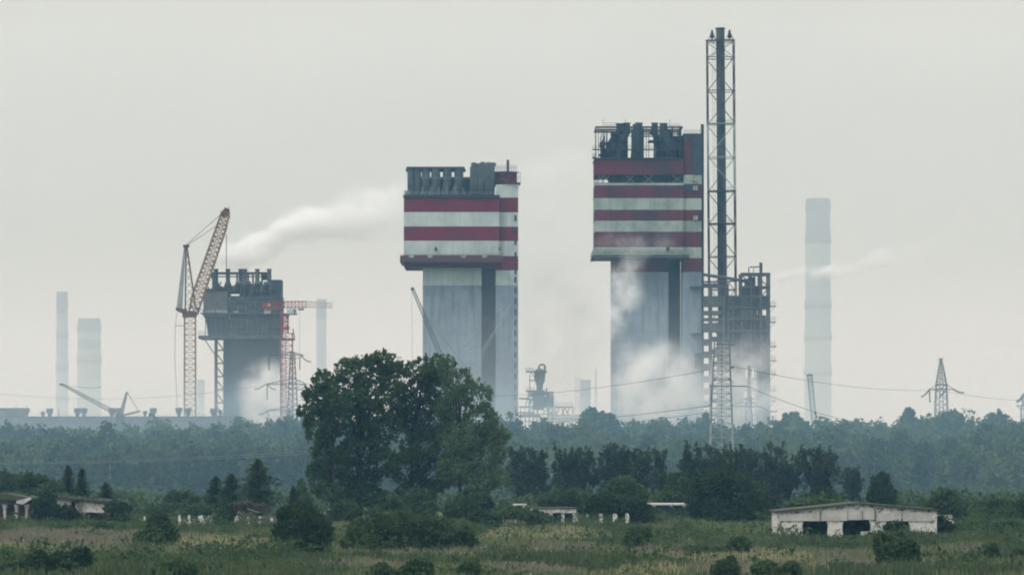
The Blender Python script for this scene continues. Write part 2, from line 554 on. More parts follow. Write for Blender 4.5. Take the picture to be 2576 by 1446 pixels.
mb.tube([S.p(1277.5, 431, 5), S.p(1277.5, 400, 5)], [0.5, 0.5], 10)
mb.build('vent_pipe', M_steel, T)
mb = MB()
rail(mb, S.p(1244, 430, 1), S.p(1299, 430, 1), S.m(14), 9, .07)
rail(mb, S.p(1244, 430, 11), S.p(1299, 430, 11), S.m(14), 9, .07)
S.box(mb, 1297, 1309.5, 459, 461, 0, 11)
rail(mb, S.p(1299, 460, 0), S.p(1309, 460, 0), S.m(26), 2, .08)
rail(mb, S.p(1309, 460, 0), S.p(1309, 460, 11), S.m(26), 3, .08)
mb.beam(S.p(1302, 478, 1), S.p(1309, 461, 1), .1)
S.box(mb, 1246, 1268, 449, 451, 0, 1.5)
mb.beam(S.p(1268, 450, 0), S.p(1280, 462, 0), .25); mb.beam(S.p(1280, 462, 0), S.p(1300, 462, 0), .25)
mb.build('platform', M_steel, T)
mb = MB()
S.box(mb, 1007, 1265, 657, 661, -4.6, -1, 0); S.box(mb, 1007, 1016, 657, 661, -1, 27, 0)
S.box(mb, 1007.5, 1264, 644, 656.5, -4.5, -4.3, 1); S.box(mb, 1007.2, 1008, 644, 656.5, -4.3, 27, 1)
rail(mb, S.p(1007.5, 657, -4.6), S.p(1265, 657, -4.6), S.m(16), 56, .06, 0)
for u in (1030, 1077, 1160, 1213):
    S.box(mb, u, u + 12, 640.5, 650, -4.9, -4.62, 2)
for u in range(1016, 1256, 12): S.box(mb, u, u + 2, 661, 665, -4.2, -1, 0)
mb.build('gallery', [M_redbrown, M_parapet, M_white2], T)
for v in [541, 572, 601, 634, 662, 675] + list(range(696, 1110, 27)):
    mb = MB()
    S.box(mb, 1294.2, 1299, v, v + 13, 0.45, 0.6, 0)
    S.box(mb, 1293.4, 1299.8, v + 13, v + 14.2, 0.3, 0.62, 0)
    mb.build('window', M_steelD, T)
mb = MB()
S.box(mb, 1094, 1098, 622, 631, -1.5, -1, 0)
mb.beam(S.p(1096, 622, -1.4), S.p(1101, 630, -2.6), .15)
mb.build('floodlight', M_steelD, T)
mb = MB(); S.box(mb, 1255, 1258, 622, 630, -1.5, -1, 0)
mb.build('floodlight', M_steelD, T)
mb = MB()
S.box(mb, 1028, 1243, 443, 491, 5.5, 20)
mb.build('plant_room', M_steelD, T)
for i, (u, uw) in enumerate(((1034, 9.5), (1050, 9), (1071, 10.5), (1096, 11.5), (1125, 11.5), (1154, 11.5))):
    mb = MB()
    lean = (u - 1110) * -0.06
    mb.tube([S.p(u, 424, 1.6), S.p(u, 462, 1.6), S.p(u - 3 + lean, 478, 2.2), S.p(u - 6 + lean, 492, 3.0)], [S.m(uw), S.m(uw), S.m(uw * 1.15), S.m(uw * 1.4)], 12)
    S.box(mb, u - uw * 1.25, u + uw * 1.25, 419.5, 423.5, 0, 4.5)
    mb.tube([S.p(u, 444, 1.6), S.p(u, 443, 1.6)], [S.m(uw * 1.06)] * 2, 12)
    S.box(mb, u - uw * 1.45, u + uw * 1.45, 423.5, 429, 1.9, 9)
    mb.build('exhaust_duct', M_duct, T, False)
for u, uw in ((1189, 7), (1199, 7), (1212, 8.5), (1227, 8), (1238, 7)):
    mb = MB()
    z = 418 + (1199 == u) * 2
    mb.tube([S.p(u - 2, 492, 3), S.p(u, 470, 1.8), S.p(u, z + 2, 1.8), S.p(u + 2, z - 4, 2.4), S.p(u + 5, z - 6, 4.5)], [S.m(uw * 1.2)] + [S.m(uw)] * 3 + [S.m(uw * .8)], 12)
    mb.build('exhaust_duct', M_duct, T, True)
mb = MB()
for a, b in ((1064, 1059), (1084, 1080), (1104, 1103), (1123, 1126), (1144, 1150), (1162, 1170)):
    mb.beam(S.p(a, 470, -0.2), S.p(b, 492, -1.2), .09)
rail(mb, S.p(1060, 452, 0), S.p(1180, 452, 0), .9, 10, .05)
mb.build('brace', M_galvL, T)
for u in (1042, 1060, 1083, 1110, 1139, 1168):
    mb = MB(); mb.tube([S.p(u, 492, 4), S.p(u, 446 + (u % 3), 4)], [S.m(6)] * 2, 12)
    mb.build('exhaust_duct', M_steelD, T)  # back row coloured darker, painting shade between the front ducts
mb = MB()
rail(mb, S.p(1017, 491, -1), S.p(1030, 491, -1), S.m(12), 3, .07)
S.box(mb, 1017, 1030, 479, 490, 3, 3.2)
rail(mb, S.p(1017, 491, -1.3), S.p(1256, 491, -1.3), 1.1, 40, .05)
mb.build('roof_railing', M_galvL, T)

# ================================================================== second prilling tower
S = Site(1470)
T = empty('prilling_tower', (S.x(1640), 1473, 0), 'tallest grimy tower with dull red bands, wrapped in smoke beside the latticed flue', 'industrial tower', 'banded process towers')
mb = MB()
S.box(mb, 1540, 1682.5, 683, 'g', 4, 24, 0); S.box(mb, 1540, 1682.5, 650, 683, 3.99, 24.01, 1)
for v in range(700, 1200, 22): S.box(mb, 1539.7, 1682.8, v, v + .7, 3.93, 24.05, 2)
for u in (1568, 1597, 1626, 1655): S.box(mb, u, u + .6, 684, 'g', 3.95, 4, 2)
mb.build('shaft', [M_conc, M_red2, M_seam], T)
mb = MB()
S.box(mb, 1682, 1716.5, 648, 'g', 17, 23)
mb.build('link_wall', M_concD, T)  # dark wall colour carries the shade of the deep slot
mb = MB()
for v0, v1, m in ((399.7, 440, 1), (460.7, 466.5, 0), (466.5, 499, 1), (499, 528, 0), (528, 555.6, 1), (555.6, 583, 0), (583, 622, 1), (622, 649, 0)):
    S.box(mb, 1496, 1720, v0, v1, -0.5, 26, m)
for u in range(1520, 1720, 26):
    for v0, v1 in ((499.5, 527.5), (556, 582.6)):
        S.box(mb, u, u + 1, v0, v1, -0.57, 26.05, 0)
S.box(mb, 1494.5, 1720.5, 397.5, 399.8, -1.2, 27, 2)
mb.build('head', [M_white2, M_red2, M_steelD], T)
mb = MB()
S.box(mb, 1533, 1720, 440, 461, 3.5, 24)
mb.build('shade_core', M_concD, T)  # solid dark block, painted shade for the inside of the open storey
mb = MB()
for u in (1497.5, 1505, 1517, 1533, 1552, 1574, 1596, 1620, 1643, 1668, 1692, 1716):
    for d in (0.2, 25):
        S.box(mb, u, u + 1.8, 440, 461, d, d + .3)
for u in (1497.5, 1716): S.box(mb, u, u + 1, 459.6, 460.9, .4, 25.2)
for d in (0.2, 25):
    S.box(mb, 1497, 1718, 439.5, 441, d, d + .3); S.box(mb, 1497, 1718, 459.5, 461, d, d + .3)
for u0, u1 in ((1505, 1517), (1517, 1533), (1574, 1596), (1620, 1643), (1692, 1716)):
    mb.beam(S.p(u0, 441, .2), S.p(u1, 460, .2), .1, 1); mb.beam(S.p(u1, 441, .2), S.p(u0, 460, .2), .1, 1)
mb.build('open_storey_frame', [M_steelD, M_galvL], T)
mb = MB()
for v0, v1, m in ((338, 440, 1), (440, 463, 0), (463, 499, 1), (499, 528, 0), (528, 555.6, 1), (555.6, 583, 0), (583, 622, 1), (622, 649, 0), (649, 684, 1), (684, 'g', 2)):
    S.box(mb, 1720 if v1 != 'g' and v1 < 645 else 1716.5, 1765, v0, v1, 0.3, 14, m)
S.box(mb, 1719, 1766, 336, 338.5, 0, 14.5, 3); S.box(mb, 1744, 1765.5, 338.6, 440, 0.1, 14.2, 3)
S.box(mb, 1721, 1752, 463, 479, -.3, .28, 3)
S.box(mb, 1719, 1740, 338.6, 352, 0.05, 14.3, 3)
mb.build('stair_tower', [M_white2, M_red2, M_conc, M_concD], T)
for u, v in ((1744, 468), (1744, 543), (1741, 445)):
    mb = MB()
    S.box(mb, u, u + 11, v, v + 11, -.45, -.31 if v == 468 else .28, 0); S.box(mb, u + 4.9, u + 5.8, v, v + 11, -.52, -.46, 1)
    mb.build('window', [M_glass, M_steelD], T)
mb = MB()
mb.tube([S.p(1767.5, 'g', 2), S.p(1767.5, 312, 2)], [.55, .55], 10)
for v in (342, 399, 430, 497, 560, 606, 680, 722, 780, 850, 930, 1000):
    S.box(mb, 1764, 1770.5, v, v + 2.5, 1, 3)
mb.build('downpipe', M_steelD, T)
mb = MB()
for u, d in ((1498.5, 0), (1506, 5), (1514, 10), (1524, 16), (1589, 0), (1594, 12), (1626, 0), (1635, 12), (1712, 0), (1716, 8), (1680, 18), (1655, 20), (1560, 20)):
    w_ = 2.6 if u == 1498.5 else 1.5
    S.box(mb, u - w_ / 2, u + w_ / 2, 318, 397.5, d, d + .5)
for d in (0, 12, 22):
    S.box(mb, 1497, 1718, 318, 322.5, d, d + .5)
    if d: S.box(mb, 1590, 1718, 330, 333, d, d + .4)
for u in (1498, 1560, 1610, 1640, 1716): S.box(mb, u, u + 1.5, 318, 322, 0, 22)
S.box(mb, 1490, 1720, 375.5, 378, -1, 1)
S.box(mb, 1490, 1500, 396, 399, -2, 2)
rail(mb, S.p(1490, 376, -1), S.p(1719, 376, -1), 1.3, 46, .05)
rail(mb, S.p(1490, 398, -1.4), S.p(1500, 398, -1.4), 1.5, 4, .07)
rail(mb, S.p(1517, 318, 4), S.p(1556, 318, 4), S.m(11), 8, .05)
rail(mb, S.p(1675, 318, 4), S.p(1712, 318, 4), S.m(8), 8, .05)
rail(mb, S.p(1720, 336, .5), S.p(1764, 336, .5), S.m(9), 10, .06)
for u in (1517, 1574, 1686): mb.beam(S.p(u, 318, 3), S.p(u, 300, 3), .06)
for u in (1517, 1574, 1686): mb.beam(S.p(u - 1.6, 301, 3), S.p(u + 1.6, 301, 3), .12)
mb.build('roof_frame', M_steelD, T)
for pts, rr in ((((1563, 309), (1563, 328), (1550, 344), (1540, 360), (1534, 398)), (12, 13, 14, 13, 17)),
                (((1578, 307), (1578, 330), (1566, 348), (1560, 370), (1558, 398)), (8, 9, 12, 13, 16)),
                (((1608, 307), (1608, 340), (1607, 370), (1606, 398)), (9, 10, 13, 14)),
                (((1600, 311), (1600, 345), (1597, 370), (1596, 398)), (7, 8, 8, 9)),
                (((1648, 307), (1648, 332), (1656, 350), (1659, 370), (1659, 398)), (8, 8, 9, 8, 8)),
                (((1670, 308), (1671, 330), (1680, 348), (1686, 370), (1686, 398)), (9, 11, 20, 22, 22))):
    mb = MB()
    mb.tube([S.p(a, b, 5) for a, b in pts], [S.m(q) for q in rr], 12)
    mb.tube([S.p(pts[0][0], pts[0][1] + 1.5, 5), S.p(pts[0][0], pts[0][1] - 0.5, 5)], [S.m(rr[0] * 1.18)] * 2, 12)
    mb.build('exhaust_duct', M_concD, T)
mb = MB()
S.box(mb, 1664, 1719, 338, 397.4, 8, 22)
mb.build('plant_room', M_concD, T)
mb = MB(); S.box(mb, 1513, 1545, 374, 397.4, 8, 20)
mb.build('plant_room', M_concD, T)
mb = MB(); S.box(mb, 1547, 1582, 330, 397.4, 12, 20)
mb.build('plant_room', M_concD, T)
mb = MB(); S.box(mb, 1592, 1621, 328, 397.4, 12, 20)
mb.build('plant_room', M_concD, T)
mb = MB()
r3 = random.Random(9)
for k in range(70):
    u = r3.uniform(1508, 1714)
    if 1622 < u < 1640 or 1583 < u < 1591: continue
    S.box(mb, u, u + r3.uniform(.8, 3.2), r3.uniform(316, 362), 397.4, r3.uniform(1, 11), r3.uniform(11.5, 14))
for k in range(16):
    u = r3.uniform(1505, 1700); v = r3.uniform(326, 392)
    S.box(mb, u, u + r3.uniform(6, 18), v, v + r3.uniform(1.5, 5), 1.5, 10)
mb.build('roof_equipment', M_steelD, T)
mb = MB()
S.box(mb, 1489, 1733, 642, 649.5, -4.5, -.5, 0); S.box(mb, 1489, 1496, 642, 649.5, -.5, 27, 0)
S.box(mb, 1490, 1732, 632, 641.5, -4.4, -4.25, 1)
S.box(mb, 1489.3, 1489.9, 632, 641.5, -4.2, 27, 1)
rail(mb, S.p(1489, 642, -4.5), S.p(1733, 642, -4.5), S.m(13), 50, .05, 0)
S.box(mb, 1674, 1683, 621, 632, -4.9, -4.46, 2)
mb.build('gallery', [M_steel, M_white2, M_dark], T)
for q in ((1748, 1765, 888, 925), (1735, 1764, 720, 724), (1738, 1764, 838, 842)):
    mb = MB(); S.box(mb, *q, -1.8, .3)
    mb.build('landing', M_steel, T)

# ================================================================== guyed flue inside a lattice
S = Site(1490)
T = empty('flue_stack', (S.x(1823), 1490 + 4.7, 0), 'very tall thin dark chimney inside a painted steel lattice, beside the tallest tower', 'chimney')
hw = S.m(33.5)
zz = [S.z(v) for v in (100.7, 143.5, 226.9, 310.3, 395, 479.4, 561.8, 644.7, 728, 812, 896, 980, 1064, 1148)] + [0]
xc, yc = S.x(1823), 1490 + 4.7
mb = MB()
mb.tube([(xc, yc, z_) for z_ in (0, S.z(700), S.z(67))], [S.m(12.3), S.m(12), S.m(10.8)], 20)
for z_ in (S.z(67.5), S.z(120), S.z(300), S.z(480)):
    mb.tube([(xc, yc, z_ - .5), (xc, yc, z_)], [S.m(12.6)] * 2, 20)
mb.build('flue', M_steel, T)
mb = MB()
for i in range(len(zz) - 1):
    z1, z0 = zz[i], zz[i + 1]
    m = 1 if 3 <= i < 5 else 0
    cs = [(xc - hw, yc - hw), (xc + hw, yc - hw), (xc + hw, yc + hw), (xc - hw, yc + hw)]
    for k in range(4):
        a, b = cs[k], cs[(k + 1) % 4]
        mb.beam((*a, z0), (*a, z1), .26, m)
        mb.beam((*a, z1), (*b, z1), .2, m)
        if i == 0:
            mb.beam((*a, z0), (*b, z1), .13, m); mb.beam((*a, z1), (*b, z0), .13, m)
        elif (i + k) % 2: mb.beam((*a, z0), (*b, z1), .2, m if k else m)
        else: mb.beam((*a, z1), (*b, z0), .2, 1 if i == 8 else m)
mb.build('lattice_frame', [M_redbrown, M_galvL], T)
mb = MB()
for i in (0, 3, 5, 6):
    z_ = zz[i]
    mb.box(xc - hw * .75, xc + hw * .75, yc - hw * .75, yc - hw * .74, z_ - .15, z_ + .15)
    mb.box(xc - hw, xc + hw, yc - hw, yc - S.m(13), z_ - .2, z_)
    if i: rail(mb, (xc + S.m(13), yc - hw, z_), (xc + hw * .8, yc - hw, z_), 1.4, 4, .05)
x_ = xc - S.m(19)
for d in (-.35, .35): mb.beam((x_ + d, yc - 1.5, 0), (x_ + d, yc - 1.5, zz[0]), .05)
zq = 5
while zq < zz[0]:
    mb.beam((x_ - .35, yc - 1.5, zq), (x_ + .35, yc - 1.5, zq), .04); zq += 2.2
mb.box(xc - hw * 1.15, xc + hw * 1.02, yc - hw * 1.02, yc - hw * .5, zz[0] - .3, zz[0])
mb.build('ladder_and_platforms', M_steel, T)
for sx in (-1, 1):
    mb = MB()
    c = Vector((xc + sx * S.m(22), yc - hw * .8, zz[0]))
    for q in ((-1, -1), (1, -1), (1, 1), (-1, 1)):
        mb.beam(c + Vector((q[0] * 1.3, q[1] * 1.0, 0)), c + Vector((0, 0, 3.4)), .12)
    mb.tube([c + Vector((0, 0, .3)), c + Vector((0, 0, 1.1)), c + Vector((0, 0, 2.3)), c + Vector((0, 0, 3.6))], [.2, .75, .55, .3], 8)
    mb.beam(c + Vector((-1, -.8, 1.2)), c + Vector((1, -.8, 1.2)), .08)
    mb.build('beacon', M_steelD, T)
T.rotation_euler = (0, R(-0.48), 0)

# ================================================================== open process structure to the right
S = Site(1465)
T = empty('process_structure', (S.x(1890), 1475, 0), 'open steel process structure with many decks and side platforms, right of the latticed flue', 'plant structure')
mb = MB()
for u in (1833, 1866, 1890, 1914, 1936):
    for d in (0, 8, 16): S.box(mb, u - 1.6, u + 1.6, 688 if u > 1860 else 743, 'g', d, d + .45)
for v in (686, 719, 743, 771, 800, 830, 862, 890, 920, 950, 980, 1010, 1040, 1075):
    for d in (-.1, 8.1, 16.1): S.box(mb, 1864 if v < 740 else 1832, 1938, v, v + 4.2, d, d + .4)
for a, b, c_, d_ in ((1864, 690, 1890, 719), (1914, 705, 1936, 723), (1936, 723, 1915, 745), (1866, 745, 1890, 771), (1833, 800, 1866, 830), (1890, 830, 1914, 862)):
    mb.beam(S.p(a, b, 0), S.p(c_, d_, 0), .28)
mb.build('steel_frame', M_steel, T)
mb = MB()
r2 = random.Random(3)
S.box(mb, 1830, 1937, 744, 770, 2, 15, 0)
S.box(mb, 1870, 1887, 745, 768, 1.2, 1.9, 1); S.box(mb, 1915, 1932, 746, 768, 1.2, 1.9, 1)
S.box(mb, 1868, 1912, 722, 744, 4, 12, 0)
for v in range(771, 1100, 30):
    for j in range(6):
        u = 1834 + r2.random() * 88
        if 1880 < u < 1906 and v > 880: continue
        wd = 8 + r2.random() * 22
        S.box(mb, u, min(u + wd, 1936), v + r2.random() * 8, v + 31, 2 + r2.random() * 4, 14, r2.choice((0, 0, 1)))
S.box(mb, 1834, 1876, 772, 1200, 12, 15, 0); S.box(mb, 1908, 1932, 790, 1200, 12, 15, 0); S.box(mb, 1878, 1908, 772, 925, 13, 15.5, 0)
S.box(mb, 1905, 1930, 805, 1200, 5, 6, 1)
mb.build('equipment', [M_concD, M_steel], T)
mb = MB()
for u, v0, rr in ((1914.5, 660, .55), (1890, 686, .25), (1899, 690, .2), (1844, 745, .35), (1822, 745, .5)):
    mb.tube([S.p(u, 'g', 1), S.p(u, v0, 1)], [rr, rr], 8)
mb.tube([S.p(1884, 720, 1), S.p(1884, 674, 1), S.p(1886, 671.5, 1), S.p(1913, 671, 1)], .2, 8)
mb.tube([S.p(1896, 690, 1), S.p(1896, 675, 1), S.p(1902, 672, 1)], .12, 6)
mb.tube([S.p(1880, 700, 3), S.p(1880, 720, 3)], [.9, .9], 10); mb.tube([S.p(1894, 696, 3), S.p(1894, 722, 3)], [1.1, 1.1], 10)
mb.build('pipe', M_steel, T)
for v in (769, 809, 870, 906, 940, 981, 1007, 1056):
    mb = MB()
    S.box(mb, 1937.5, 1953 - (v % 3), v, v + 2.3, 0, 3)
    mb.beam(S.p(1938, v + 15, 1), S.p(1950, v + 2, 1), .1)
    rail(mb, S.p(1938, v, 0), S.p(1951, v, 0), 1.5, 3, .06)
    mb.build('side_platform', M_steelD, T)

T = empty('pipe_bridge', (S.x(1800), 1475, 0), 'steel pipe bridge and stacked decks between the tallest tower and the open process structure', 'pipe bridge')
mb = MB()
for v0, v1 in ((712, 721), (744, 770), (781, 791), (799, 806), (812, 834)):
    if v1 - v0 < 10: S.box(mb, 1769, 1834, v0, v1, 2, 3); S.box(mb, 1769, 1834, v0, v1, 10, 11)
    else: S.box(mb, 1769, 1834, v0, v1, 2, 11)
for u, d in ((1786, 2), (1790, 9), (1812, 9), (1830, 4)): S.box(mb, u, u + 5, 712, 'g', d - .3, d + .8)
for v in range(846, 1100, 31):
    S.box(mb, 1768, 1787, v + 6, v + 22, 3, 9)
    S.box(mb, 1786, 1834, v, v + 12, 4, 9)
mb.build('deck', M_steel, T)
mb = MB()
mb.tube([S.p(1768, 690, 1), S.p(1815, 697, 1), S.p(1850, 702, 1), S.p(1890, 710, 1)], [.55] * 4, 8)
mb.tube([S.p(1768, 708, 4), S.p(1834, 707, 4), S.p(1866, 703, 4), S.p(1890, 703, 4)], [.3] * 4, 8)
mb.tube([S.p(1792, 723, 1), S.p(1812, 723, 1)], .3, 6)
mb.build('pipe', M_steel, T)
mb = MB()
S.box(mb, 1808, 1836, 834, 'g', 11.2, 14)
mb.build('wall', M_concD, T)

# ================================================================== old process tower on the left
S = Site(1540)
T = empty('prilling_tower', (S.x(630), 1552, 0), 'unpainted sooty tower with six short smoking stacks between the ochre and red cranes', 'industrial tower')
mb = MB()
S.box(mb, 560, 700, 850, 'g', 3, 22)
for v in range(880, 1200, 36): S.box(mb, 559.7, 700.3, v, v + 1.2, 2.9, 22.1)
mb.build('shaft', M_concD, T)
mb = MB()
S.box(mb, 511.5, 572, 733, 797, -.4, 20, 1)
S.box(mb, 570, 706, 744, 800, 0, 21, 0)
mb.prism([(S.x(514), S.z(797)), (S.x(706), S.z(800)), (S.x(704), S.z(846)), (S.x(524), S.z(846)), (S.x(519), S.z(815))], 1540.3, 1560, 0)
S.box(mb, 676, 706.6, 703, 744, 2, 14, 0)
S.box(mb, 600, 680, 716, 744, 5, 20, 0)
for v in (757, 770, 786, 803, 820, 833): S.box(mb, 572, 706.4, v, v + 1.6, -.25, 21, 1)
r5 = random.Random(5)
for k in range(70):
    u = r5.uniform(574, 700); v = r5.choice((746, 758, 771, 788, 804, 821, 834)) + r5.uniform(1, 4)
    S.box(mb, u, u + r5.uniform(1, 7), v, v + r5.uniform(3, 11), -.45, -.02, r5.choice((0, 1)))
for u in range(516, 700, 13): S.box(mb, u, u + 1.6, 800, 846, .05, .4, 1)
mb.build('head', [M_concD, M_conc2], T)
mb = MB()
S.box(mb, 505, 706.5, 787, 789.5, -1.6, 20); S.box(mb, 500, 706, 844, 852, -2.5, 21)
rail(mb, S.p(500, 844, -2.5), S.p(530, 844, -2.5), 1.5, 8, .06)
rail(mb, S.p(505, 787, -1.6), S.p(515, 787, -1.6), 1.4, 3, .06)
S.box(mb, 640, 700, 843.5, 846, -2.9, -2.5)
mb.build('gallery', M_steel, T)
for u0, u1 in ((518, 522), (524, 528), (530, 540), (544, 571), (588, 600)):
    mb = MB()
    S.box(mb, u0, u1, 780 if u0 != 588 else 782, 790 if u0 != 588 else 787, -.7 if u0 < 580 else -.2, -.41 if u0 < 580 else -.01, 0)
    for q in range(1, max(2, int((u1 - u0) / 4))): S.box(mb, u0 + q * 4 - .3, u0 + q * 4 + .3, 779.8, 790.2, -.78, -.71, 1) if u0 < 580 else None
    mb.build('window', [M_glass, M_steel], T)
mb = MB()
S.box(mb, 539.5, 547, 850, 'g', 0, 1.2)
for v in range(858, 1100, 33):
    mb.beam(S.p(546, v, .5), S.p(560, v + 20, 2.8), .22); S.box(mb, 546, 561, v + 21, v + 24, .3, 3)
mb.beam(S.p(514, 852, 0), S.p(541, 893, .5), .22)
mb.build('support_frame', M_rust, T)
mb = MB()
S.box(mb, 528, 676, 683.5, 689.5, 3, 4.2); S.box(mb, 536, 680, 692, 694.5, 8, 9)
for u in (531, 592, 599, 620, 632, 655): S.box(mb, u, u + 4, 686, 735, 5, 6)
S.box(mb, 657, 676, 685, 702, 4, 10)
mb.beam(S.p(531, 700, 3), S.p(531, 668, 3), .2); mb.beam(S.p(529, 668, 3), S.p(540, 668, 3), .15)
mb.build('roof_frame', M_steelD, T)
for i, u in enumerate((542, 572, 604, 615, 646, 676)):
    mb = MB()
    mb.tube([S.p(u, 676, 3), S.p(u, 706, 3), S.p(u, 716, 3), S.p(u, 735, 3)], [S.m(5.3), S.m(5.3), S.m(9), S.m(9)], 10)
    mb.tube([S.p(u, 675.5, 3), S.p(u, 679, 3)], [S.m(6.2)] * 2, 10)
    mb.build('smoke_stack', M_conc2 if i > 2 else M_concD, T, False)
for i, u in enumerate((597, 618, 645, 668)):
    mb = MB()
    mb.tube([S.p(u - 6, 738, 1), S.p(u - 6, 722, 1), S.p(u - 1, 713, 1), S.p(u + 8, 712, 1), S.p(u + 13, 720, 1), S.p(u + 13, 742, 1)], [S.m(6)] * 6, 10)
    mb.build('elbow_duct', M_steel, T, True)
mb = MB()
for j in range(40):
    u = 516 + r2.random() * 84; v = 716 + r2.random() * 16 + max(0, 524 - u); wd = 4 + r2.random() * 14
    S.box(mb, u, u + wd, v, 736, 1 + r2.random() * 6, 8 + r2.random() * 8)
for u, v in ((518, 722), (530, 714), (548, 708), (560, 712)): mb.beam(S.p(u, 735, 0), S.p(u + 8, v, 0), .3)
mb.build('roof_equipment', M_steelD, T)

# ================================================================== gas cleaning vessel between the towers
S = Site(1480)
T = empty('process_vessel', (S.x(1358), 1484, 0), 'bulbous steel vessel with an inverted pipe loop on top, between the two banded towers', 'process vessel')
mb = MB()
cx_, cy_ = S.x(1358), 1484
mb.tube([(cx_, cy_, S.z(v)) for v in (1023, 985, 979, 967, 957, 950, 934, 929, 926)], [S.m(q) for q in (14, 13, 8, 8.5, 12.5, 14, 14, 11, 5)], 16)
mb.build('vessel_body', M_steel, T, True)
mb = MB()
mb.tube([S.p(1356, 932, 4), S.p(1356, 920, 4), S.p(1359, 916.5, 4), S.p(1368, 916.5, 4), S.p(1371, 920, 4), S.p(1371, 940, 4)], S.m(2.6), 8)
mb.build('pipe_loop', M_steel, T, True)
mb = MB()
S.box(mb, 1323, 1376, 933, 935.5, -1, 9); rail(mb, S.p(1323, 933, -1), S.p(1343, 933, -1), S.m(8), 6, .07)
mb.beam(S.p(1335, 935, 0), S.p(1345, 950, 0), .2); S.box(mb, 1331, 1345, 955, 957.5, 0, 5)
S.box(mb, 1323, 1371, 981.5, 984.5, -1.5, 9); rail(mb, S.p(1323, 982, -1), S.p(1345, 982, -1), S.m(8), 6, .07)
for u in (1332, 1340, 1350, 1376, 1388): S.box(mb, u, u + 2, 984, 'g', 1, 1.6)
for u in (1333,): mb.beam(S.p(u, 940, 3), S.p(u, 983, 3), .18)
for a, b in (((1332, 1023), (1345, 985)), ((1330, 986), (1322, 1023)), ((1376, 990), (1390, 1020))): mb.beam(S.p(*a), S.p(*b), .2)
mb.build('platform', M_steelD, T)
mb = MB()
S.box(mb, 1343, 1367, 986, 1030, 2, 8, 0); S.box(mb, 1371, 1389, 998, 1024, 3, 9, 1)
for v in (985, 1003, 1022, 1040, 1058, 1078):
    S.box(mb, 1308 if v > 1020 else 1326, 1393, v, v + 1.8, .6, 1.2, 0); S.box(mb, 1308 if v > 1020 else 1330, 1393, v, v + 1.8, 10, 10.6, 1)
for u in (1309, 1320, 1329, 1341, 1353, 1367, 1379, 1391):
    S.box(mb, u, u + 1.6, 1022 if u < 1325 else 984, 'g', .6, 1.1, 0)
for a_, b_, c_, d_ in ((1329, 1040, 1341, 1023), (1341, 1058, 1353, 1041), (1367, 1040, 1379, 1023), (1379, 1022, 1391, 1004), (1309, 1058, 1320, 1041)): mb.beam(S.p(a_, b_, .5), S.p(c_, d_, .5), .16, 0)
for u, v in ((1375, 975), (1382, 985), (1388, 990), (1392, 996)): mb.tube([S.p(u, 1022, 2), S.p(u, v, 2)], .3, 6, 1)
for j in range(44):
    u = 1330 + r2.random() * 58; v = 982 + r2.random() * 40
    S.box(mb, u, u + 2 + r2.random() * 9, v, v + 2 + r2.random() * 8, r2.random() * 2, 2.5, r2.choice((0, 1)))
mb.build('equipment', [M_steel, M_conc2], T)

T = empty('pipe_rack', (S.x(1380), 1478, 0), 'long pale pipe rack with trussed legs, right of the bulbous vessel', 'pipe rack')
mb = MB()
S.box(mb, 1395, 1443, 1021.5, 1025, 0, .6, 0); S.box(mb, 1440.5, 1443, 1024, 1046, 0, .6, 0); S.box(mb, 1395, 1398, 1024, 1046, 0, .6, 0)
for a, b in (((1399, 1046), (1406, 1025)), ((1412, 1046), (1421, 1025)), ((1421, 1025), (1432, 1046)), ((1413, 1025), (1420, 1046)), ((1434, 1025), (1428, 1035))):
    mb.beam(S.p(*a), S.p(*b), .26, 0)
rail(mb, S.p(1396, 1021, 0), S.p(1440, 1021, 0), S.m(9), 11, .06, 0)
for a, b in (((1375, 1060), (1392, 1024)), ((1366, 1070), (1384, 1036))): mb.beam(S.p(*a, -3), S.p(*b, -3), .28, 1)
mb.build('truss', [M_rust, M_steelL], T)
mb = MB()
S.box(mb, 1384, 1464, 1043, 1048, -1, 0, 0); S.box(mb, 1384, 1580, 1050, 1054, 2, 3, 1); S.box(mb, 1384, 1464, 1056, 1058, -2, 3, 1)
mb.tube([S.p(1305, 1002, 2), S.p(1331, 1002, 2)], .35, 6, 1); mb.tube([S.p(1305, 1023, 2), S.p(1385, 1023, 2)], .35, 6, 0)
mb.tube([S.p(1305, 1037, 2), S.p(1345, 1037, 2)], .3, 6, 1); mb.tube([S.p(1305, 1046, 2), S.p(1360, 1046, 2)], .5, 6, 1)
mb.build('pipe', [M_steelL, M_steel], T)
mb = MB()
S.box(mb, 1377.5, 1383.5, 1022, 'g', -3.5, -2.6)
for u in (1310, 1322, 1405, 1440, 1470, 1500): S.box(mb, u, u + 2, 1046, 'g', 0, .6)
for u in range(1396, 1462, 7): mb.beam(S.p(u, 1072, 1), S.p(u + 6, 1056, 1), .2)
mb.build('post', M_steelL, T)

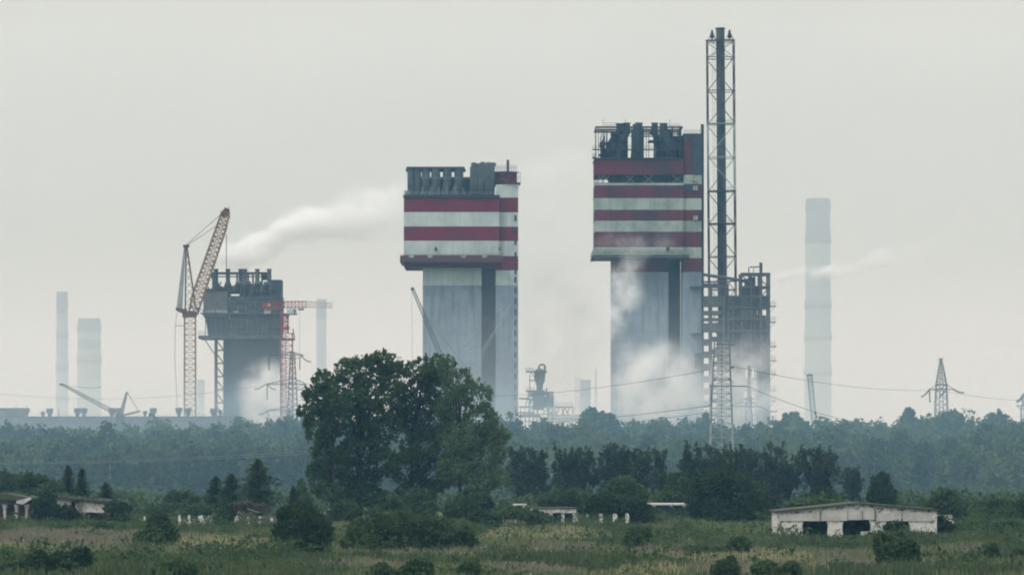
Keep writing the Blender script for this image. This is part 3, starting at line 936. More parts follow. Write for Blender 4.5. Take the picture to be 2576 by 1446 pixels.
# ================================================================== long low building
S = Site(1350)
T = empty('factory_hall', (S.x(250), 1365, 0), 'long low blue grey hall whose roof line runs above the woods at far left', 'building')
mb = MB()
S.box(mb, -260, 600, 1048, 'g', 0, 30, 0); S.box(mb, -261, 601, 1046.8, 1049.5, -.3, 30.3, 1)
for v in (1056, 1064, 1072): S.box(mb, -260, 600, v, v + .8, -.12, 0, 1)
mb.build('wall', [M_bldg, M_steel], T)
mb = MB()
S.box(mb, -30, 50.5, 1027, 1046.8, 4, 14); S.box(mb, -31, 51.5, 1025.5, 1027, 3.7, 14.3)
mb.beam(S.p(35, 1026, 6), S.p(35, 1019, 6), .12)
mb.build('roof_block', M_conc2, T)
mb = MB()
mb.beam(S.p(145.5, 1047, 3), S.p(145.5, 1027, 3), .14)
rail(mb, S.p(60, 1047, 0), S.p(590, 1047, 0), .9, 60, .025)
mb.build('roof_railing', M_steel, T)
ordn = ['first', 'second', 'third', 'fourth', 'fifth', 'sixth', 'seventh', 'eighth', 'ninth', 'tenth', 'eleventh', 'twelfth', 'thirteenth', 'fourteenth', 'fifteenth', 'sixteenth', 'seventeenth', 'eighteenth']
for i, (u, sz, zt) in enumerate(((12, 1, 1034), (66, 1, 1026), (108, .65, 1035), (125, 1, 1027), (194.5, 1, 1026), (211, 1, 1026), (281, 1, 1026), (299, 1, 1026), (365, .6, 1033), (385.5, 1, 1026), (450, 1, 1025), (473, 1, 1026), (537, 1, 1027), (554, .65, 1031))):
    S2 = Site(1348.6 if i in (0, 1, 3, 5, 9, 11, 13) else 1352)
    Tv = empty('roof_ventilator', (S2.x(u), S2.Y, S2.z(1047)), 'squat mushroom shaped ventilator on the long low hall, %s from the left along its roof' % ordn[i], 'ventilator', 'roof ventilators along the low hall')
    mb = MB()
    c = Vector((S2.x(u), S2.Y, 0))
    f = lambda v: c + Vector((0, 0, S2.z(v)))
    mb.tube([f(1055 if S2.Y < 1350 else 1047), f(zt + 17 * sz), f(zt + 12 * sz), f(zt + 11 * sz)], [S2.m(4.4 * sz)] * 2 + [S2.m(6.5 * sz), S2.m(8.5 * sz)], 10)
    mb.build('neck', M_conc2, Tv)
    mb = MB()
    mb.tube([f(zt + 11 * sz), f(zt + 1), f(zt)], [S2.m(8.6 * sz), S2.m(8.9 * sz), S2.m(7.5 * sz)], 12)
    if i in (1, 2): mb.beam(f(zt), f(zt - 6), .12)
    mb.build('hood', M_conc2, Tv)


# ================================================================== far chimneys
def chimney(name, label, Y, u0, u1, v0, bands, rings, w1=1.12, grp=None):
    S = Site(Y)
    uc = (u0 + u1) / 2; r0 = S.m((u1 - u0) / 2)
    x_ = S.x(uc)
    T = empty(name, (x_, Y, 0), label, 'chimney', grp)
    mb = MB()
    zt = S.z(v0)
    rad = lambda z: r0 * (w1 - (w1 - 1) * (z / zt))
    b = [(v0, 0)] + bands
    for i, (v, m) in enumerate(b):
        za = S.z(v); zb = S.z(b[i + 1][0]) if i + 1 < len(b) else 0
        mb.tube([(x_, Y, zb), (x_, Y, za)], [rad(zb), rad(za)], 28, b[i][1])
    mb.build('shell', [M_farred, M_farpale, M_far], T)
    for v in rings:
        mb = MB()
        z = S.z(v); r = rad(z)
        mb.tube([(x_, Y, z - 1.5), (x_, Y, z)], [r * 1.05, r * 1.07], 28)
        mb.tube([(x_, Y, z), (x_, Y, z + 1.4)], [r * 1.07, r * 1.07], 28)
        for q in range(28):
            a_ = q * math.pi / 14
            mb.beam((x_ + r * 1.06 * math.cos(a_), Y + r * 1.06 * math.sin(a_), z + 1.4), (x_ + r * 1.06 * math.cos(a_), Y + r * 1.06 * math.sin(a_), z + 4.2), .22)
        mb.tube([(x_, Y, z + 3.9), (x_, Y, z + 4.4)], [r * 1.07, r * 1.07], 28)
        mb.build('gallery', M_farred, T)
    return T


G = 'hazy chimneys behind the plant'
def bset(l): return l
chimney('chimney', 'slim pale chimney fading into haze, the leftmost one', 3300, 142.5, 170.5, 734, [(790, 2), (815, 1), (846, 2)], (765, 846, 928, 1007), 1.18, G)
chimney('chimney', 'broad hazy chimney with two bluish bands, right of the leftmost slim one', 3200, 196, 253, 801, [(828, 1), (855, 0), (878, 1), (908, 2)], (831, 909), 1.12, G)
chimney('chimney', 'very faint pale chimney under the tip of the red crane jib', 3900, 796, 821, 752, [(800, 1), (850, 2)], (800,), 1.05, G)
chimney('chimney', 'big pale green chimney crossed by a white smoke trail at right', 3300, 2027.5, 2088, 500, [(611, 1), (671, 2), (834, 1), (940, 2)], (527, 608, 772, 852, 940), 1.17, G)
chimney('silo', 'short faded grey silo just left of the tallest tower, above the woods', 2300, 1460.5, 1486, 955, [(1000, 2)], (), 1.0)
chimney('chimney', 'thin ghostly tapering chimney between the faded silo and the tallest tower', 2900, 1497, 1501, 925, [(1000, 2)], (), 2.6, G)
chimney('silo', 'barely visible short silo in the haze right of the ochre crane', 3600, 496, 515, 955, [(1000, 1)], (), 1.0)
S = Site(2000)
mb = MB()
lattice(mb, S.p(1453, 1080), S.p(1453, 948), 2.2, 2.2, 14, .12)
S.box(mb, 1446, 1466, 984, 986, -1, 1)
S.box(mb, 1449, 1456, 952, 953.5, -1, 1)
tag(mb.build('lattice_mast', M_steel), 'faint lattice mast beside the faded silo, left of the tallest tower', 'mast')

# ================================================================== cranes
S = Site(1440)
T = empty('tower_crane', (S.x(478), 1440, 0), 'tall ochre crane with a steep raised boom, left of the sooty tower', 'crane')
mb = MB()
lattice(mb, (S.x(478), 1440, 0), S.p(478, 798), S.m(29), S.m(27), 28, .2, .11)
mb.build('mast', M_yellow, T)
mb = MB()
S.box(mb, 460, 494, 783, 797, -2.2, 2.2)
mb.prism([(S.x(443), S.z(773)), (S.x(470), S.z(778)), (S.x(470), S.z(790)), (S.x(452), S.z(786)), (S.x(443), S.z(780))], 1438.4, 1441.6)
S.box(mb, 497, 502, 774, 784, -2.6, -1.2)
mb.build('slewing_platform', M_rust, T)
mb = MB()
lattice(mb, S.p(486, 788), S.p(497, 745), S.m(22), S.m(27), 3, .32, .2)
lattice(mb, S.p(497, 745), S.p(556, 575), S.m(27), S.m(24), 15, .32, .2)
lattice(mb, S.p(556, 575), S.p(568, 534), S.m(24), S.m(19), 4, .32, .2)
mb.build('boom', M_yellow, T)
mb = MB()
mb.prism([(S.x(557), S.z(545)), (S.x(578), S.z(549)), (S.x(577), S.z(527)), (S.x(568), S.z(523)), (S.x(562), S.z(528))], 1438.8, 1441.2)
mb.beam(S.p(575, 528), S.p(576.5, 520), .15); mb.beam(S.p(566, 528), S.p(566, 521), .2)
mb.build('boom_head', M_rust, T)
mb = MB()
for sy in (-1.5, 1.5):
    mb.beam(S.p(468, 618, sy * .6), S.p(466, 780, sy), .2); mb.beam(S.p(470, 618, sy * .6), S.p(493, 780, sy), .24)
for i in range(9):
    a = i / 9; b = (i + 1) / 9
    p0, p1 = S.p(469, 618), S.p(466, 780); q0, q1 = S.p(470, 618), S.p(493, 780)
    mb.beam(p0.lerp(p1, a), q0.lerp(q1, b), .1); mb.beam(q0.lerp(q1, a), p0.lerp(p1, b), .1)
S.box(mb, 461, 476, 616, 622, -1.2, 1.2)
mb.build('apex_mast', M_rust, T)
mb = MB()
mb.prism([(S.x(463), S.z(622)), (S.x(466.5), S.z(622)), (S.x(459), S.z(775)), (S.x(444), S.z(775))], 1439.6, 1440.4)
mb.build('luffing_rope_bundle', M_galvL, T)
mb = MB()
mb.beam(S.p(470, 615, -.5), S.p(560, 536, -.5), .11); mb.beam(S.p(475, 614, .5), S.p(553, 562, .5), .11); mb.beam(S.p(469, 615, .5), S.p(475, 614, .5), .1)
mb.beam(S.p(569.6, 590), S.p(569.6, 690), .15)
mb.tube([S.p(446, 781), S.p(441, 819), S.p(440, 900), S.p(447, 1046)], .09, 4); mb.beam(S.p(441, 819), S.p(464, 819), .14)
mb.beam(S.p(458, 785), S.p(466, 815), .12)
mb.build('cable', M_wire, T)
mb = MB()
S.box(mb, 568, 571.5, 686, 694, -.5, .5)
mb.build('hook_block', M_steelD, T)

S = Site(1420)
T = empty('tower_crane', (S.x(722), 1420, 0), 'red flat topped crane with a pale jib reaching right, beside the sooty tower', 'crane')
mb = MB()
lattice(mb, (S.x(722), 1420, 0), S.p(721, 838), S.m(31), S.m(29), 24, .18, .1)
lattice(mb, (S.x(715), 1420, 0), S.p(715, 838), S.m(9), S.m(9), 30, .1, .06)
lattice(mb, S.p(716, 838), S.p(716, 790), S.m(17), S.m(17), 5, .28, .18)
mb.build('mast', M_craneR, T)
mb = MB()
S.box(mb, 707, 728, 822, 828, -1.6, 1.6); S.box(mb, 705, 741, 851, 856, -2.4, 2.4); S.box(mb, 709, 727, 788, 796, -1.5, 1.5)
mb.beam(S.p(737, 826), S.p(741, 852), .25)
mb.build('climbing_frame', M_craneR, T)
mb = MB()
lattice(mb, S.p(706, 766), S.p(770, 765.5), S.m(15), S.m(15), 7, .16, .09)
mb.build('jib_root', M_craneR, T)
mb = MB()
lattice(mb, S.p(770, 765.5), S.p(836, 768), S.m(15), S.m(12), 9, .12, .07)
mb.build('jib', M_craneW, T)
mb = MB()
S.box(mb, 660, 707, 773, 777.5, -1.6, 1.6, 0); S.box(mb, 661, 678, 762, 773, -1.4, 1.4, 0)
mb.beam(S.p(662, 762), S.p(705, 759), .2); mb.beam(S.p(690, 774), S.p(706, 757), .3); mb.beam(S.p(681, 774), S.p(704, 757), .2)
mb.build('counter_jib', M_craneR, T)
mb = MB()
S.box(mb, 665, 681, 777.5, 789, -1.2, 1.2); S.box(mb, 674, 681, 764, 771, -1.6, -1.42)
mb.build('counterweight', M_steelL, T)
mb = MB()
S.box(mb, 722, 746, 776, 790, -2.4, .5, 0); S.box(mb, 720.5, 747.5, 790, 792, -2.6, .7, 1); S.box(mb, 740, 744, 779, 788, -2.5, -2.41, 1)
mb.build('cab', [M_white, M_steel], T)
mb = MB()
mb.beam(S.p(754, 778), S.p(754, 905), .05); S.box(mb, 750, 764, 776, 780, -1, 1)
mb.build('trolley', M_steel, T)

S = Site(1330)
T = empty('crawler_crane', (S.x(303), 1330, 0), 'small dark crane with a low slanting boom and raised A frame above the low hall', 'crane')
mb = MB()
lattice(mb, S.p(158, 967), S.p(302, 1045), S.m(5), S.m(11), 22, .11, .07)
mb.beam(S.p(150, 966), S.p(160, 967), .35)
mb.build('boom', M_rust, T)
mb = MB()
lattice(mb, S.p(303, 1048), S.p(319, 986), S.m(9), S.m(2), 8, .2, .12)
mb.build('a_frame', M_rust, T)
mb = MB()
mb.beam(S.p(319, 985), S.p(349, 1034), .12); mb.beam(S.p(300, 1048), S.p(349, 1035), .3); mb.beam(S.p(300, 1044), S.p(345, 1034), .15)
mb.tube([S.p(180, 971), S.p(225, 976), S.p(255, 973)], .08, 4); mb.beam(S.p(151, 966), S.p(151, 973), .07)
mb.tube([S.p(349, 1032.5), S.p(349, 1036.5)], .5, 8)
mb.build('backstay', M_rust, T)
mb = MB()
S.box(mb, 292, 311, 1040, 1062, -1.5, 1.5, 0); S.box(mb, 286, 318, 1062, 1190, -1.2, 1.2, 0)
S.box(mb, 284, 322, 1178, 'g', -3, 3, 1)
mb.build('body', [M_steelD, M_steelD], T)

S = Site(1410)
T = empty('lattice_boom_crane', (S.x(1120), 1410, 0), 'dark lattice boom leaning left in front of the bright banded tower', 'crane')
mb = MB()
lattice(mb, S.p(1039, 729), S.p(1122, 925), S.m(6), S.m(13), 24, .13, .09)
lattice(mb, S.p(1122, 925), (S.x(1135), 1410, 6), S.m(13), S.m(10), 24, .13, .09)
S.box(mb, 1034, 1041, 723, 730, -.7, .7)
mb.build('boom', M_steelD, T)
mb = MB()
mb.beam(S.p(1036, 730), S.p(1038, 1000), .05); mb.tube([S.p(1041, 727), S.p(1075, 800), S.p(1150, 895), S.p(1200, 960)], .06, 4)
mb.build('cable', M_wire, T)
mb = MB()
mb.box(S.x(1125), S.x(1155), 1407.5, 1412.5, 1.2, 6); mb.box(S.x(1120), S.x(1160), 1407, 1408, 0, 1.6); mb.box(S.x(1120), S.x(1160), 1412, 1413, 0, 1.6)
mb.build('body', M_steelD, T)
T = empty('lattice_boom_crane', (S.x(1205), 1410, 0), 'thin pale boom leaning right across the front of the bright banded tower', 'crane')
mb = MB()
lattice(mb, S.p(1289, 756), S.p(1214, 885), S.m(3), S.m(7), 22, .09, .05)
lattice(mb, S.p(1214, 885), (S.x(1120), 1410, 4), S.m(7), S.m(6), 24, .09, .05)
mb.build('boom', M_galvL, T)
mb = MB()
mb.beam(S.p(1289, 756), S.p(1150, 890), .06); mb.beam(S.p(1210, 870), S.p(1160, 885), .04)
mb.build('cable', M_wire, T)
mb = MB()
mb.box(S.x(1105), S.x(1130), 1408, 1412, 1.2, 5); mb.box(S.x(1100), S.x(1135), 1407, 1413, 0, 1.4)
mb.build('body', M_steelD, T)
S = Site(1300)
T = empty('lattice_boom_crane', (S.x(2054), 1300, 0), 'lone near vertical lattice boom rising from the woods in front of the big hazy chimney', 'crane')
mb = MB()
lattice(mb, S.p(2037, 944), S.p(2048, 1060), S.m(11), S.m(12), 14, .13, .08)
lattice(mb, S.p(2048, 1060), (S.x(2060), 1300, 4), S.m(12), S.m(12), 16, .13, .08)
S.box(mb, 2030, 2044, 941, 945, -.8, .8)
mb.build('boom', M_galv, T)
mb = MB()
mb.box(S.x(2045), S.x(2085), 1298, 1302, 1.2, 5); mb.box(S.x(2040), S.x(2088), 1297, 1303, 0, 1.4)
mb.build('body', M_steelD, T)

# ================================================================== pylons and wires
def insul(mb, a, b, r=.16, m=0):
    a, b = Vector(a), Vector(b)
    n = 6
    mb.tube([a.lerp(b, i / n) - Vector((0, 0, (a - b).length * .12 * math.sin(math.pi * i / n))) for i in range(n + 1)], r, 5, m)


S = Site(800)
T = empty('power_pylon', (S.x(1815), 800, 0), 'wide lattice pylon standing in front of the woods, its foot among dark poplars', 'pylon')
mb = MB()
lattice(mb, (S.x(1815), 800, 0), S.p(1815, 1065), S.m(64), S.m(54), 6, .12, .085, 1)
lattice(mb, S.p(1815, 1065), S.p(1816, 856), S.m(54), S.m(37), 11, .095, .055, 0)
mb.beam(S.p(1815, 1065), S.p(1816, 856), .09, 0); mb.beam((S.x(1815), 798, 0), S.p(1815, 1065), .1, 1)
mb.build('lattice_tower', [M_galvM, M_galvL], T)
mb = MB()
mb.beam(S.p(1797, 866), S.p(1848, 867), .12); mb.beam(S.p(1797, 856), S.p(1835, 856), .1)
mb.beam(S.p(1785, 971), S.p(1882, 971), .14); mb.beam(S.p(1795, 955), S.p(1838, 955), .12)
mb.beam(S.p(1785, 971), S.p(1800, 955), .08); mb.beam(S.p(1835, 955), S.p(1845, 962), .08)
for u in (1797, 1836): mb.tube([S.p(u, 957), S.p(u, 953)], .25, 6)
mb.build('cross_arm', M_galv, T)
mb = MB()
for (a, b, c_, d_) in ((1788, 971, 1788, 1018), (1788, 1018, 1770, 1022)): insul(mb, S.p(a, b), S.p(c_, d_), .1)
mb.tube([S.p(1845, 920, 5), S.p(1848, 924, 5)], .3, 6)
mb.build('insulator', M_galv, T)
S9 = Site(1380)
T = empty('power_pylon', (S9.x(1884), 1380, 0), 'smoke veiled small pylon at the foot of the open process structure', 'pylon')
mb = MB()
lattice(mb, (S9.x(1884), 1380, 0), S9.p(1884, 1000), 3.2, 1.6, 12, .14, .09)
lattice(mb, S9.p(1884, 1000), S9.p(1884, 922), .9, .5, 8, .1, .06)
mb.build('lattice_tower', M_galv, T)
mb = MB()
mb.beam(S9.p(1871, 1003), S9.p(1898, 1003), .2); mb.beam(S9.p(1880, 921), S9.p(1889, 921), .18); mb.beam(S9.p(1830, 1021), S9.p(1915, 1023), .2); mb.beam(S9.p(1830, 1021), S9.p(1884, 1008), .12); mb.beam(S9.p(1915, 1023), S9.p(1884, 1008), .12)
insul(mb, S9.p(1915, 1023), S9.p(1956, 1034), .22)
mb.build('cross_arm', M_galvM, T)

S = Site(1240)
T = empty('power_pylon', (S.x(736), 1240, 0), 'three tier lattice pylon standing in front of the red crane mast', 'pylon')
mb = MB()
lattice(mb, (S.x(736), 1240, 0), S.p(736, 886), S.m(44), S.m(10), 26, .15, .09)
mb.build('lattice_tower', M_galv, T)
for (l, r_, v, h_, drop) in ((677, 763, 893, 6, ((676, 896, 677, 931), (754, 896, 754, 930), (757, 895, 783, 910))),
                             (668, 772, 966, 13, ((668, 966, 640, 978), (672, 967, 672, 1005), (674, 968, 694, 980), (771, 968, 745, 980))),
                             (674, 790, 1032, 12, ((674, 1032, 650, 1042), (674, 1035, 674, 1060)))):
    mb = MB()
    mb.beam(S.p(l, v), S.p(r_, v), .17)
    mb.beam(S.p(l, v), S.p(728, v - h_), .13); mb.beam(S.p(r_, v), S.p(744, v - h_), .13); mb.beam(S.p(728, v - h_), S.p(744, v - h_), .13)
    for i in range(7):
        a = i / 7
        mb.beam(S.p(l, v).lerp(S.p(728, v - h_), a), S.p(l, v).lerp(S.p(728, v), min(1, a + .12)), .06); mb.beam(S.p(r_, v).lerp(S.p(744, v - h_), a), S.p(r_, v).lerp(S.p(744, v), min(1, a + .12)), .06)
    mb.beam(S.p(705, v + 1), S.p(735, v + 12), .12); mb.beam(S.p(765, v + 1), S.p(737, v + 12), .12)
    mb.build('cross_arm', M_galv, T)
    for q in drop:
        mb = MB(); insul(mb, S.p(q[0], q[1]), S.p(q[2], q[3]), .15)
        mb.build('insulator', M_galv, T)

S = Site(1260)
T = empty('power_pylon', (S.x(2368), 1260, 0), 'pointed lattice pylon with drooping insulators above the woods at right', 'pylon')
mb = MB()
lattice(mb, (S.x(2368.5), 1260, 0), S.p(2368, 966), S.m(44), S.m(26), 15, .17, .1)
lattice(mb, S.p(2368, 966), S.p(2367, 903), S.m(26), S.m(4), 9, .13, .08)
for u0, u1 in ((2363, 2364), (2373, 2372)): mb.beam(S.p(u0, 1060), S.p(u1, 966), .15); mb.beam(S.p(u1, 966), S.p(2367, 905), .1)
mb.beam(S.p(2360, 902.5), S.p(2374, 901.5), .16)
mb.build('lattice_tower', M_galv, T)
mb = MB()
mb.beam(S.p(2338, 979), S.p(2400, 979), .2); mb.beam(S.p(2338, 979), S.p(2356, 967), .12); mb.beam(S.p(2400, 979), S.p(2382, 967), .12)
S.box(mb, 2354, 2383, 966, 969, -1.7, 1.7); S.box(mb, 2354, 2383, 977, 980, -1.7, 1.7)
mb.build('cross_arm', M_galv, T)
for q in ((2338, 979, 2317, 998), (2338, 981, 2339.5, 1011), (2400, 979, 2425, 987), (2377, 984, 2363, 997)):
    mb = MB(); insul(mb, S.p(q[0], q[1]), S.p(q[2], q[3]), .26)
    mb.build('insulator', M_galv, T)
S = Site(1230)
T = empty('power_pylon', (S.x(2574), 1230, 0), 'pylon cut by the right edge of the view above the woods', 'pylon')
mb = MB()
lattice(mb, (S.x(2575), 1230, 0), S.p(2573, 1020), S.m(20), S.m(8), 12, .15, .09)
lattice(mb, S.p(2573, 1020), S.p(2573, 992), S.m(3), S.m(2), 3, .14, .09)
lattice(mb, S.p(2590, 1020), S.p(2590, 970), S.m(6), S.m(2), 5, .14, .09)
mb.build('lattice_tower', M_galv, T)
mb = MB()
mb.beam(S.p(2556, 1020), S.p(2610, 1020), .2); mb.beam(S.p(2570, 993), S.p(2610, 993), .24)
mb.beam(S.p(2560, 1021), S.p(2570, 1034), .12); mb.beam(S.p(2586, 1021), S.p(2576, 1034), .12); mb.beam(S.p(2573, 993), S.p(2580, 984), .16)
insul(mb, S.p(2574, 995), S.p(2557, 1010), .45)
mb.build('cross_arm', M_galv, T)


def wire(label, a, b, sag, r=.045, mt=None, grp='overhead power lines'):
    mb = MB()
    a, b = Vector(a), Vector(b)
    n = 24
    mb.tube([a.lerp(b, i / n) - Vector((0, 0, sag * 4 * (i / n) * (1 - i / n))) for i in range(n + 1)], r, 4)
    tag(mb.build('power_line', mt or M_wire), label, 'power line', grp)


wire('upper dark line crossing the tallest tower and running left to the big tree', at(1785, 930, 800), at(1240, 996, 1100), 1.0, .05)
wire('line leaving the foreground pylon arm to the left just above the wood tops', at(1770, 1022, 800), at(1380, 1062, 900), .3, .06)
wire('lowest thin line left of the foreground pylon, skimming the wood tops', at(1785, 1036, 805), at(1300, 1092, 860), .3, .05)
wire('dark line falling from behind the process structure to the pointed pylon at right', at(1848, 922, 805), at(2352, 981, 1230), 1.5, .05)
wire('line from the pointed pylon to the pylon cut by the right edge', at(2385, 985, 1255), at(2557, 1006, 1230), .4, .055)
wire('faint line skimming the right wood tops from the foreground pylon', at(1882, 972, 800), at(2300, 1075, 1000), 2.0, .05)
wire('pale line crossing low in front of the dark woods at left, upper of the pair', at(-40, 1164, 700), at(900, 1126, 760), .5, .035, M_wireL)
wire('pale line crossing low in front of the dark woods at left, lower of the pair', at(-40, 1167, 702), at(900, 1133, 762), .5, .035, M_wireL)
wire('very faint high line running left past the leftmost chimney', at(-40, 986, 1250), at(668, 968, 1240), 3, .045)
wire('very faint line high in the sky right of the process structure', at(1940, 795, 1700), at(2640, 872, 1700), 2, .02)

# ================================================================== ruins
S = Site(499)
T = empty('ruined_barn', (S.x(2156), 507, 0), 'ruined white gabled barn with three dark openings and a low pitched roof, at right', 'barn', 'ruined farm buildings')
op = [(2021, 2079, 1311), (2122, 2187, 1306), (2230, 2284, 1310)]
mb = MB()
gab = lambda u: 1267 + (20.5 * (2160 - u) / 204 if u < 2160 else 16 * (u - 2160) / 196)
us = [1956, 2021, 2079, 2122, 2187, 2230, 2284, 2356]
for i in range(len(us) - 1):
    a, b = us[i], us[i + 1]
    if i % 2 == 0:
        e = 5
        mb.prism([(S.x(a), -.2), (S.x(b), -.2), (S.x(b - (3 if i < 6 else 0)), S.z(1322)), (S.x(b), S.z(1310)), (S.x(a), S.z(1310)), (S.x(a + (4 if i else 0)), S.z(1320))], 499, 499.4, 0)
    elif i == 3: mb.box(S.x(2166), S.x(b), 499.02, 499.35, -.2, S.z(1336), 0)
mb.prism([(S.x(1956), S.z(1310)), (S.x(2122), S.z(1310)), (S.x(2122), S.z(1307)), (S.x(2187), S.z(1307)), (S.x(2187), S.z(1310)), (S.x(2356), S.z(1310)), (S.x(2356), S.z(1283)), (S.x(2160), S.z(1267)), (S.x(1956), S.z(1287.5))], 499, 499.4, 0)
mb.build('gable_wall', M_wash, T)
mb = MB()
for a, b, v0, v1 in ((1962, 2062, 1290, 1309.5), (2063, 2066, 1290, 1310), (2066.5, 2132, 1280, 1309), (2132.6, 2168, 1281, 1307), (2169, 2199, 1281, 1306), (2205, 2268, 1290, 1310), (2269, 2345, 1288, 1310)):
    S.box(mb, a, b, v0, v1, -.12, 0)
mb.build('lintel_panel', M_panel, T)
mb = MB()
r6 = random.Random(6)
for k in range(46):
    u = r6.uniform(1966, 2340); v = gab(u) + r6.uniform(2.5, 7)
    S.box(mb, u, u + r6.uniform(1.5, 6), v, v + r6.uniform(.8, 2.2), -.14, -.04)
for u in (2063, 2132, 2168.5, 2202, 2268.5): S.box(mb, u, u + .9, 1284, 1309, -.16, -.05)
mb.build('broken_brick_gaps', M_dark, T)
mb = MB()
S.box(mb, 2345.5, 2356.5, 1285, 1345, -.08, 0)
mb.box(S.x(2355), S.x(2356), 499.4, 510, 0, S.z(1284))
mb.build('side_wall', M_wash, T)
mb = MB()
mb.box(S.x(1956), S.x(1957), 499.4, 510, 0, S.z(1289))
mb.build('side_wall', M_wash, T)
mb = MB()
zr, zl, zrr = S.z(1264.5), S.z(1286), S.z(1281.5)
x0, xm, x1 = S.x(1950), S.x(2160), S.x(2360)
for (xa, za, xb, zb) in ((x0, zl, xm, zr), (xm, zr, x1, zrr)):
    mb.prism([(xa, za - .12), (xb, zb - .12), (xb, zb + .06), (xa, za + .06)], 498.6, 511)
for u in range(1990, 2340, 37): S.box(mb, u, u + random.uniform(4, 9), gab(u) - 4.5, gab(u) - 2, .2, 1.2)
mb.build('roof', M_roof, T)
mb = MB()
mb.box(S.x(1960), S.x(2354), 510, 510.2, 0, 2.4)
mb.box(S.x(2030), S.x(2040), 503, 503.4, 0, 1.2)
mb.build('inner_wall', M_brick, T)
S = Site(520)
mb = MB()
mb.prism([(S.x(2372), 0), (S.x(2399), 0), (S.x(2399), S.z(1304)), (S.x(2393), S.z(1298)), (S.x(2372), S.z(1297))], 520, 520.5)
mb.box(S.x(2358), S.x(2396), 520.1, 520.4, S.z(1297.5), S.z(1294.5))
tag(mb.build('ruined_wall', M_wash), 'small broken white wall end beside the right flank of the gabled barn', 'wall')

S = Site(604)
T = empty('ruined_barn', (S.x(60), 606, 0), 'open fronted collapsing shed on mushroom shaped columns at far left', 'barn', 'ruined farm buildings')
mb = MB()
mb.prism([(S.x(-60), S.z(1256)), (S.x(60), S.z(1258)), (S.x(75), S.z(1256)), (S.x(75), S.z(1252)), (S.x(20), S.z(1240)), (S.x(-60), S.z(1240))], 603, 618)
mb.build('roof', M_roof, T)
mb = MB()
mb.box(S.x(-60), S.x(56), 603.5, 604, S.z(1268), S.z(1257.5), 0)
mb.prism([(S.x(44), S.z(1265)), (S.x(60), S.z(1268)), (S.x(82), S.z(1254)), (S.x(78), S.z(1250)), (S.x(44), S.z(1259))], 602.6, 602.95, 1)
mb.build('lintel', [M_conc2, M_panel], T)
for u in (13, 43, 68):
    mb = MB()
    mb.tube([(S.x(u), 603.6, -.1), (S.x(u), 603.6, S.z(1281)), (S.x(u), 603.6, S.z(1275)), (S.x(u), 603.6, S.z(1268.2))], [S.m(4), S.m(4), S.m(5.5), S.m(7.5)], 8)
    mb.build('column', M_panel, T)
mb = MB()
mb.box(S.x(-60), S.x(100), 616, 616.4, 0, S.z(1268))
mb.build('rear_wall', M_brick, T)
S = Site(598)
T = empty('ruined_barn', (S.x(190), 600, 0), 'collapsing whitewashed shed with a sloping mossy roof, left, half hidden by dark bushes', 'barn', 'ruined farm buildings')
mb = MB()
mb.prism([(S.x(118), S.z(1251)), (S.x(272), S.z(1264)), (S.x(272), S.z(1260)), (S.x(200), S.z(1252)), (S.x(118), S.z(1246))], 597.4, 612)
for u in range(124, 268, 13): S.box(mb, u, u + random.uniform(3, 9), 1245 + (u - 118) * .1 - 3, 1247 + (u - 118) * .1, .5, 2)
mb.build('roof', M_roof, T)
mb = MB()
mb.prism([(S.x(118), S.z(1275)), (S.x(190), S.z(1278)), (S.x(190), S.z(1256.5)), (S.x(118), S.z(1251))], 598, 598.3, 1)
mb.prism([(S.x(201), S.z(1287.5)), (S.x(262), S.z(1289)), (S.x(264), S.z(1263)), (S.x(201), S.z(1258))], 598, 598.3, 0)
mb.prism([(S.x(180), -.1), (S.x(196), -.1), (S.x(196), S.z(1284)), (S.x(190), S.z(1258)), (S.x(178), S.z(1262))], 598, 598.3, 0)
mb.build('wall', [M_wash, M_panel], T)
mb = MB()
mb.prism([(S.x(197), -.1), (S.x(207), -.1), (S.x(206), S.z(1281)), (S.x(209), S.z(1266)), (S.x(195), S.z(1266)), (S.x(198), S.z(1281))], 597.6, 597.95)
mb.build('column', M_brick, T)
mb = MB()
mb.box(S.x(205), S.x(270), 606, 606.4, 0, S.z(1266)); mb.box(S.x(214), S.x(224), 599, 599.4, 0, S.z(1290)); mb.box(S.x(264), S.x(268), 598.1, 608, 0, S.z(1264))
mb.build('rear_wall', M_brick, T)

S = Site(578)
posts = [(363, 1297, 6, M_wash), (392.5, 1293, 6, M_wash), (451, 1294, 7, M_wash), (475, 1294, 7, M_brick), (539, 1297, 5, M_wash), (594.5, 1296, 9, M_wash), (623, 1296, 8, M_wash), (653.5, 1297, 8, M_wash), (683, 1299, 7, M_wash)]
for i, (u, v, wd, mt) in enumerate(posts):
    mb = MB()
    j = random.uniform(-.6, .6)
    mb.prism([(S.x(u - wd / 2), -.1), (S.x(u + wd / 2), -.1), (S.x(u + wd / 2), S.z(1306)), (S.x(u + wd / 2 - 1.5), S.z(v + 1)), (S.x(u + j), S.z(v)), (S.x(u - wd / 2 + 1), S.z(v + 3)), (S.x(u - wd / 2), S.z(1310))], 578, 578.45)
    tag(mb.build('ruined_pillar', M_wash), 'stub of a whitewashed pillar in the left grass, %s along its row' % ordn[i], 'pillar', 'row of broken white pillars at left')
mb = MB()
mb.prism([(S.x(498), -.1), (S.x(531), -.1), (S.x(531), S.z(1298)), (S.x(524), S.z(1296)), (S.x(520), S.z(1302)), (S.x(514), S.z(1300)), (S.x(508), S.z(1295.5)), (S.x(498), S.z(1297))], 578.5, 579)
tag(mb.build('ruined_wall', M_wash), 'broken pale wall fragment between the white pillar stubs at left', 'wall')
mb = MB()
mb.box(S.x(586), S.x(690), 582, 582.5, 0, S.z(1299)); mb.box(S.x(444), S.x(486), 582, 582.5, 0, S.z(1306))
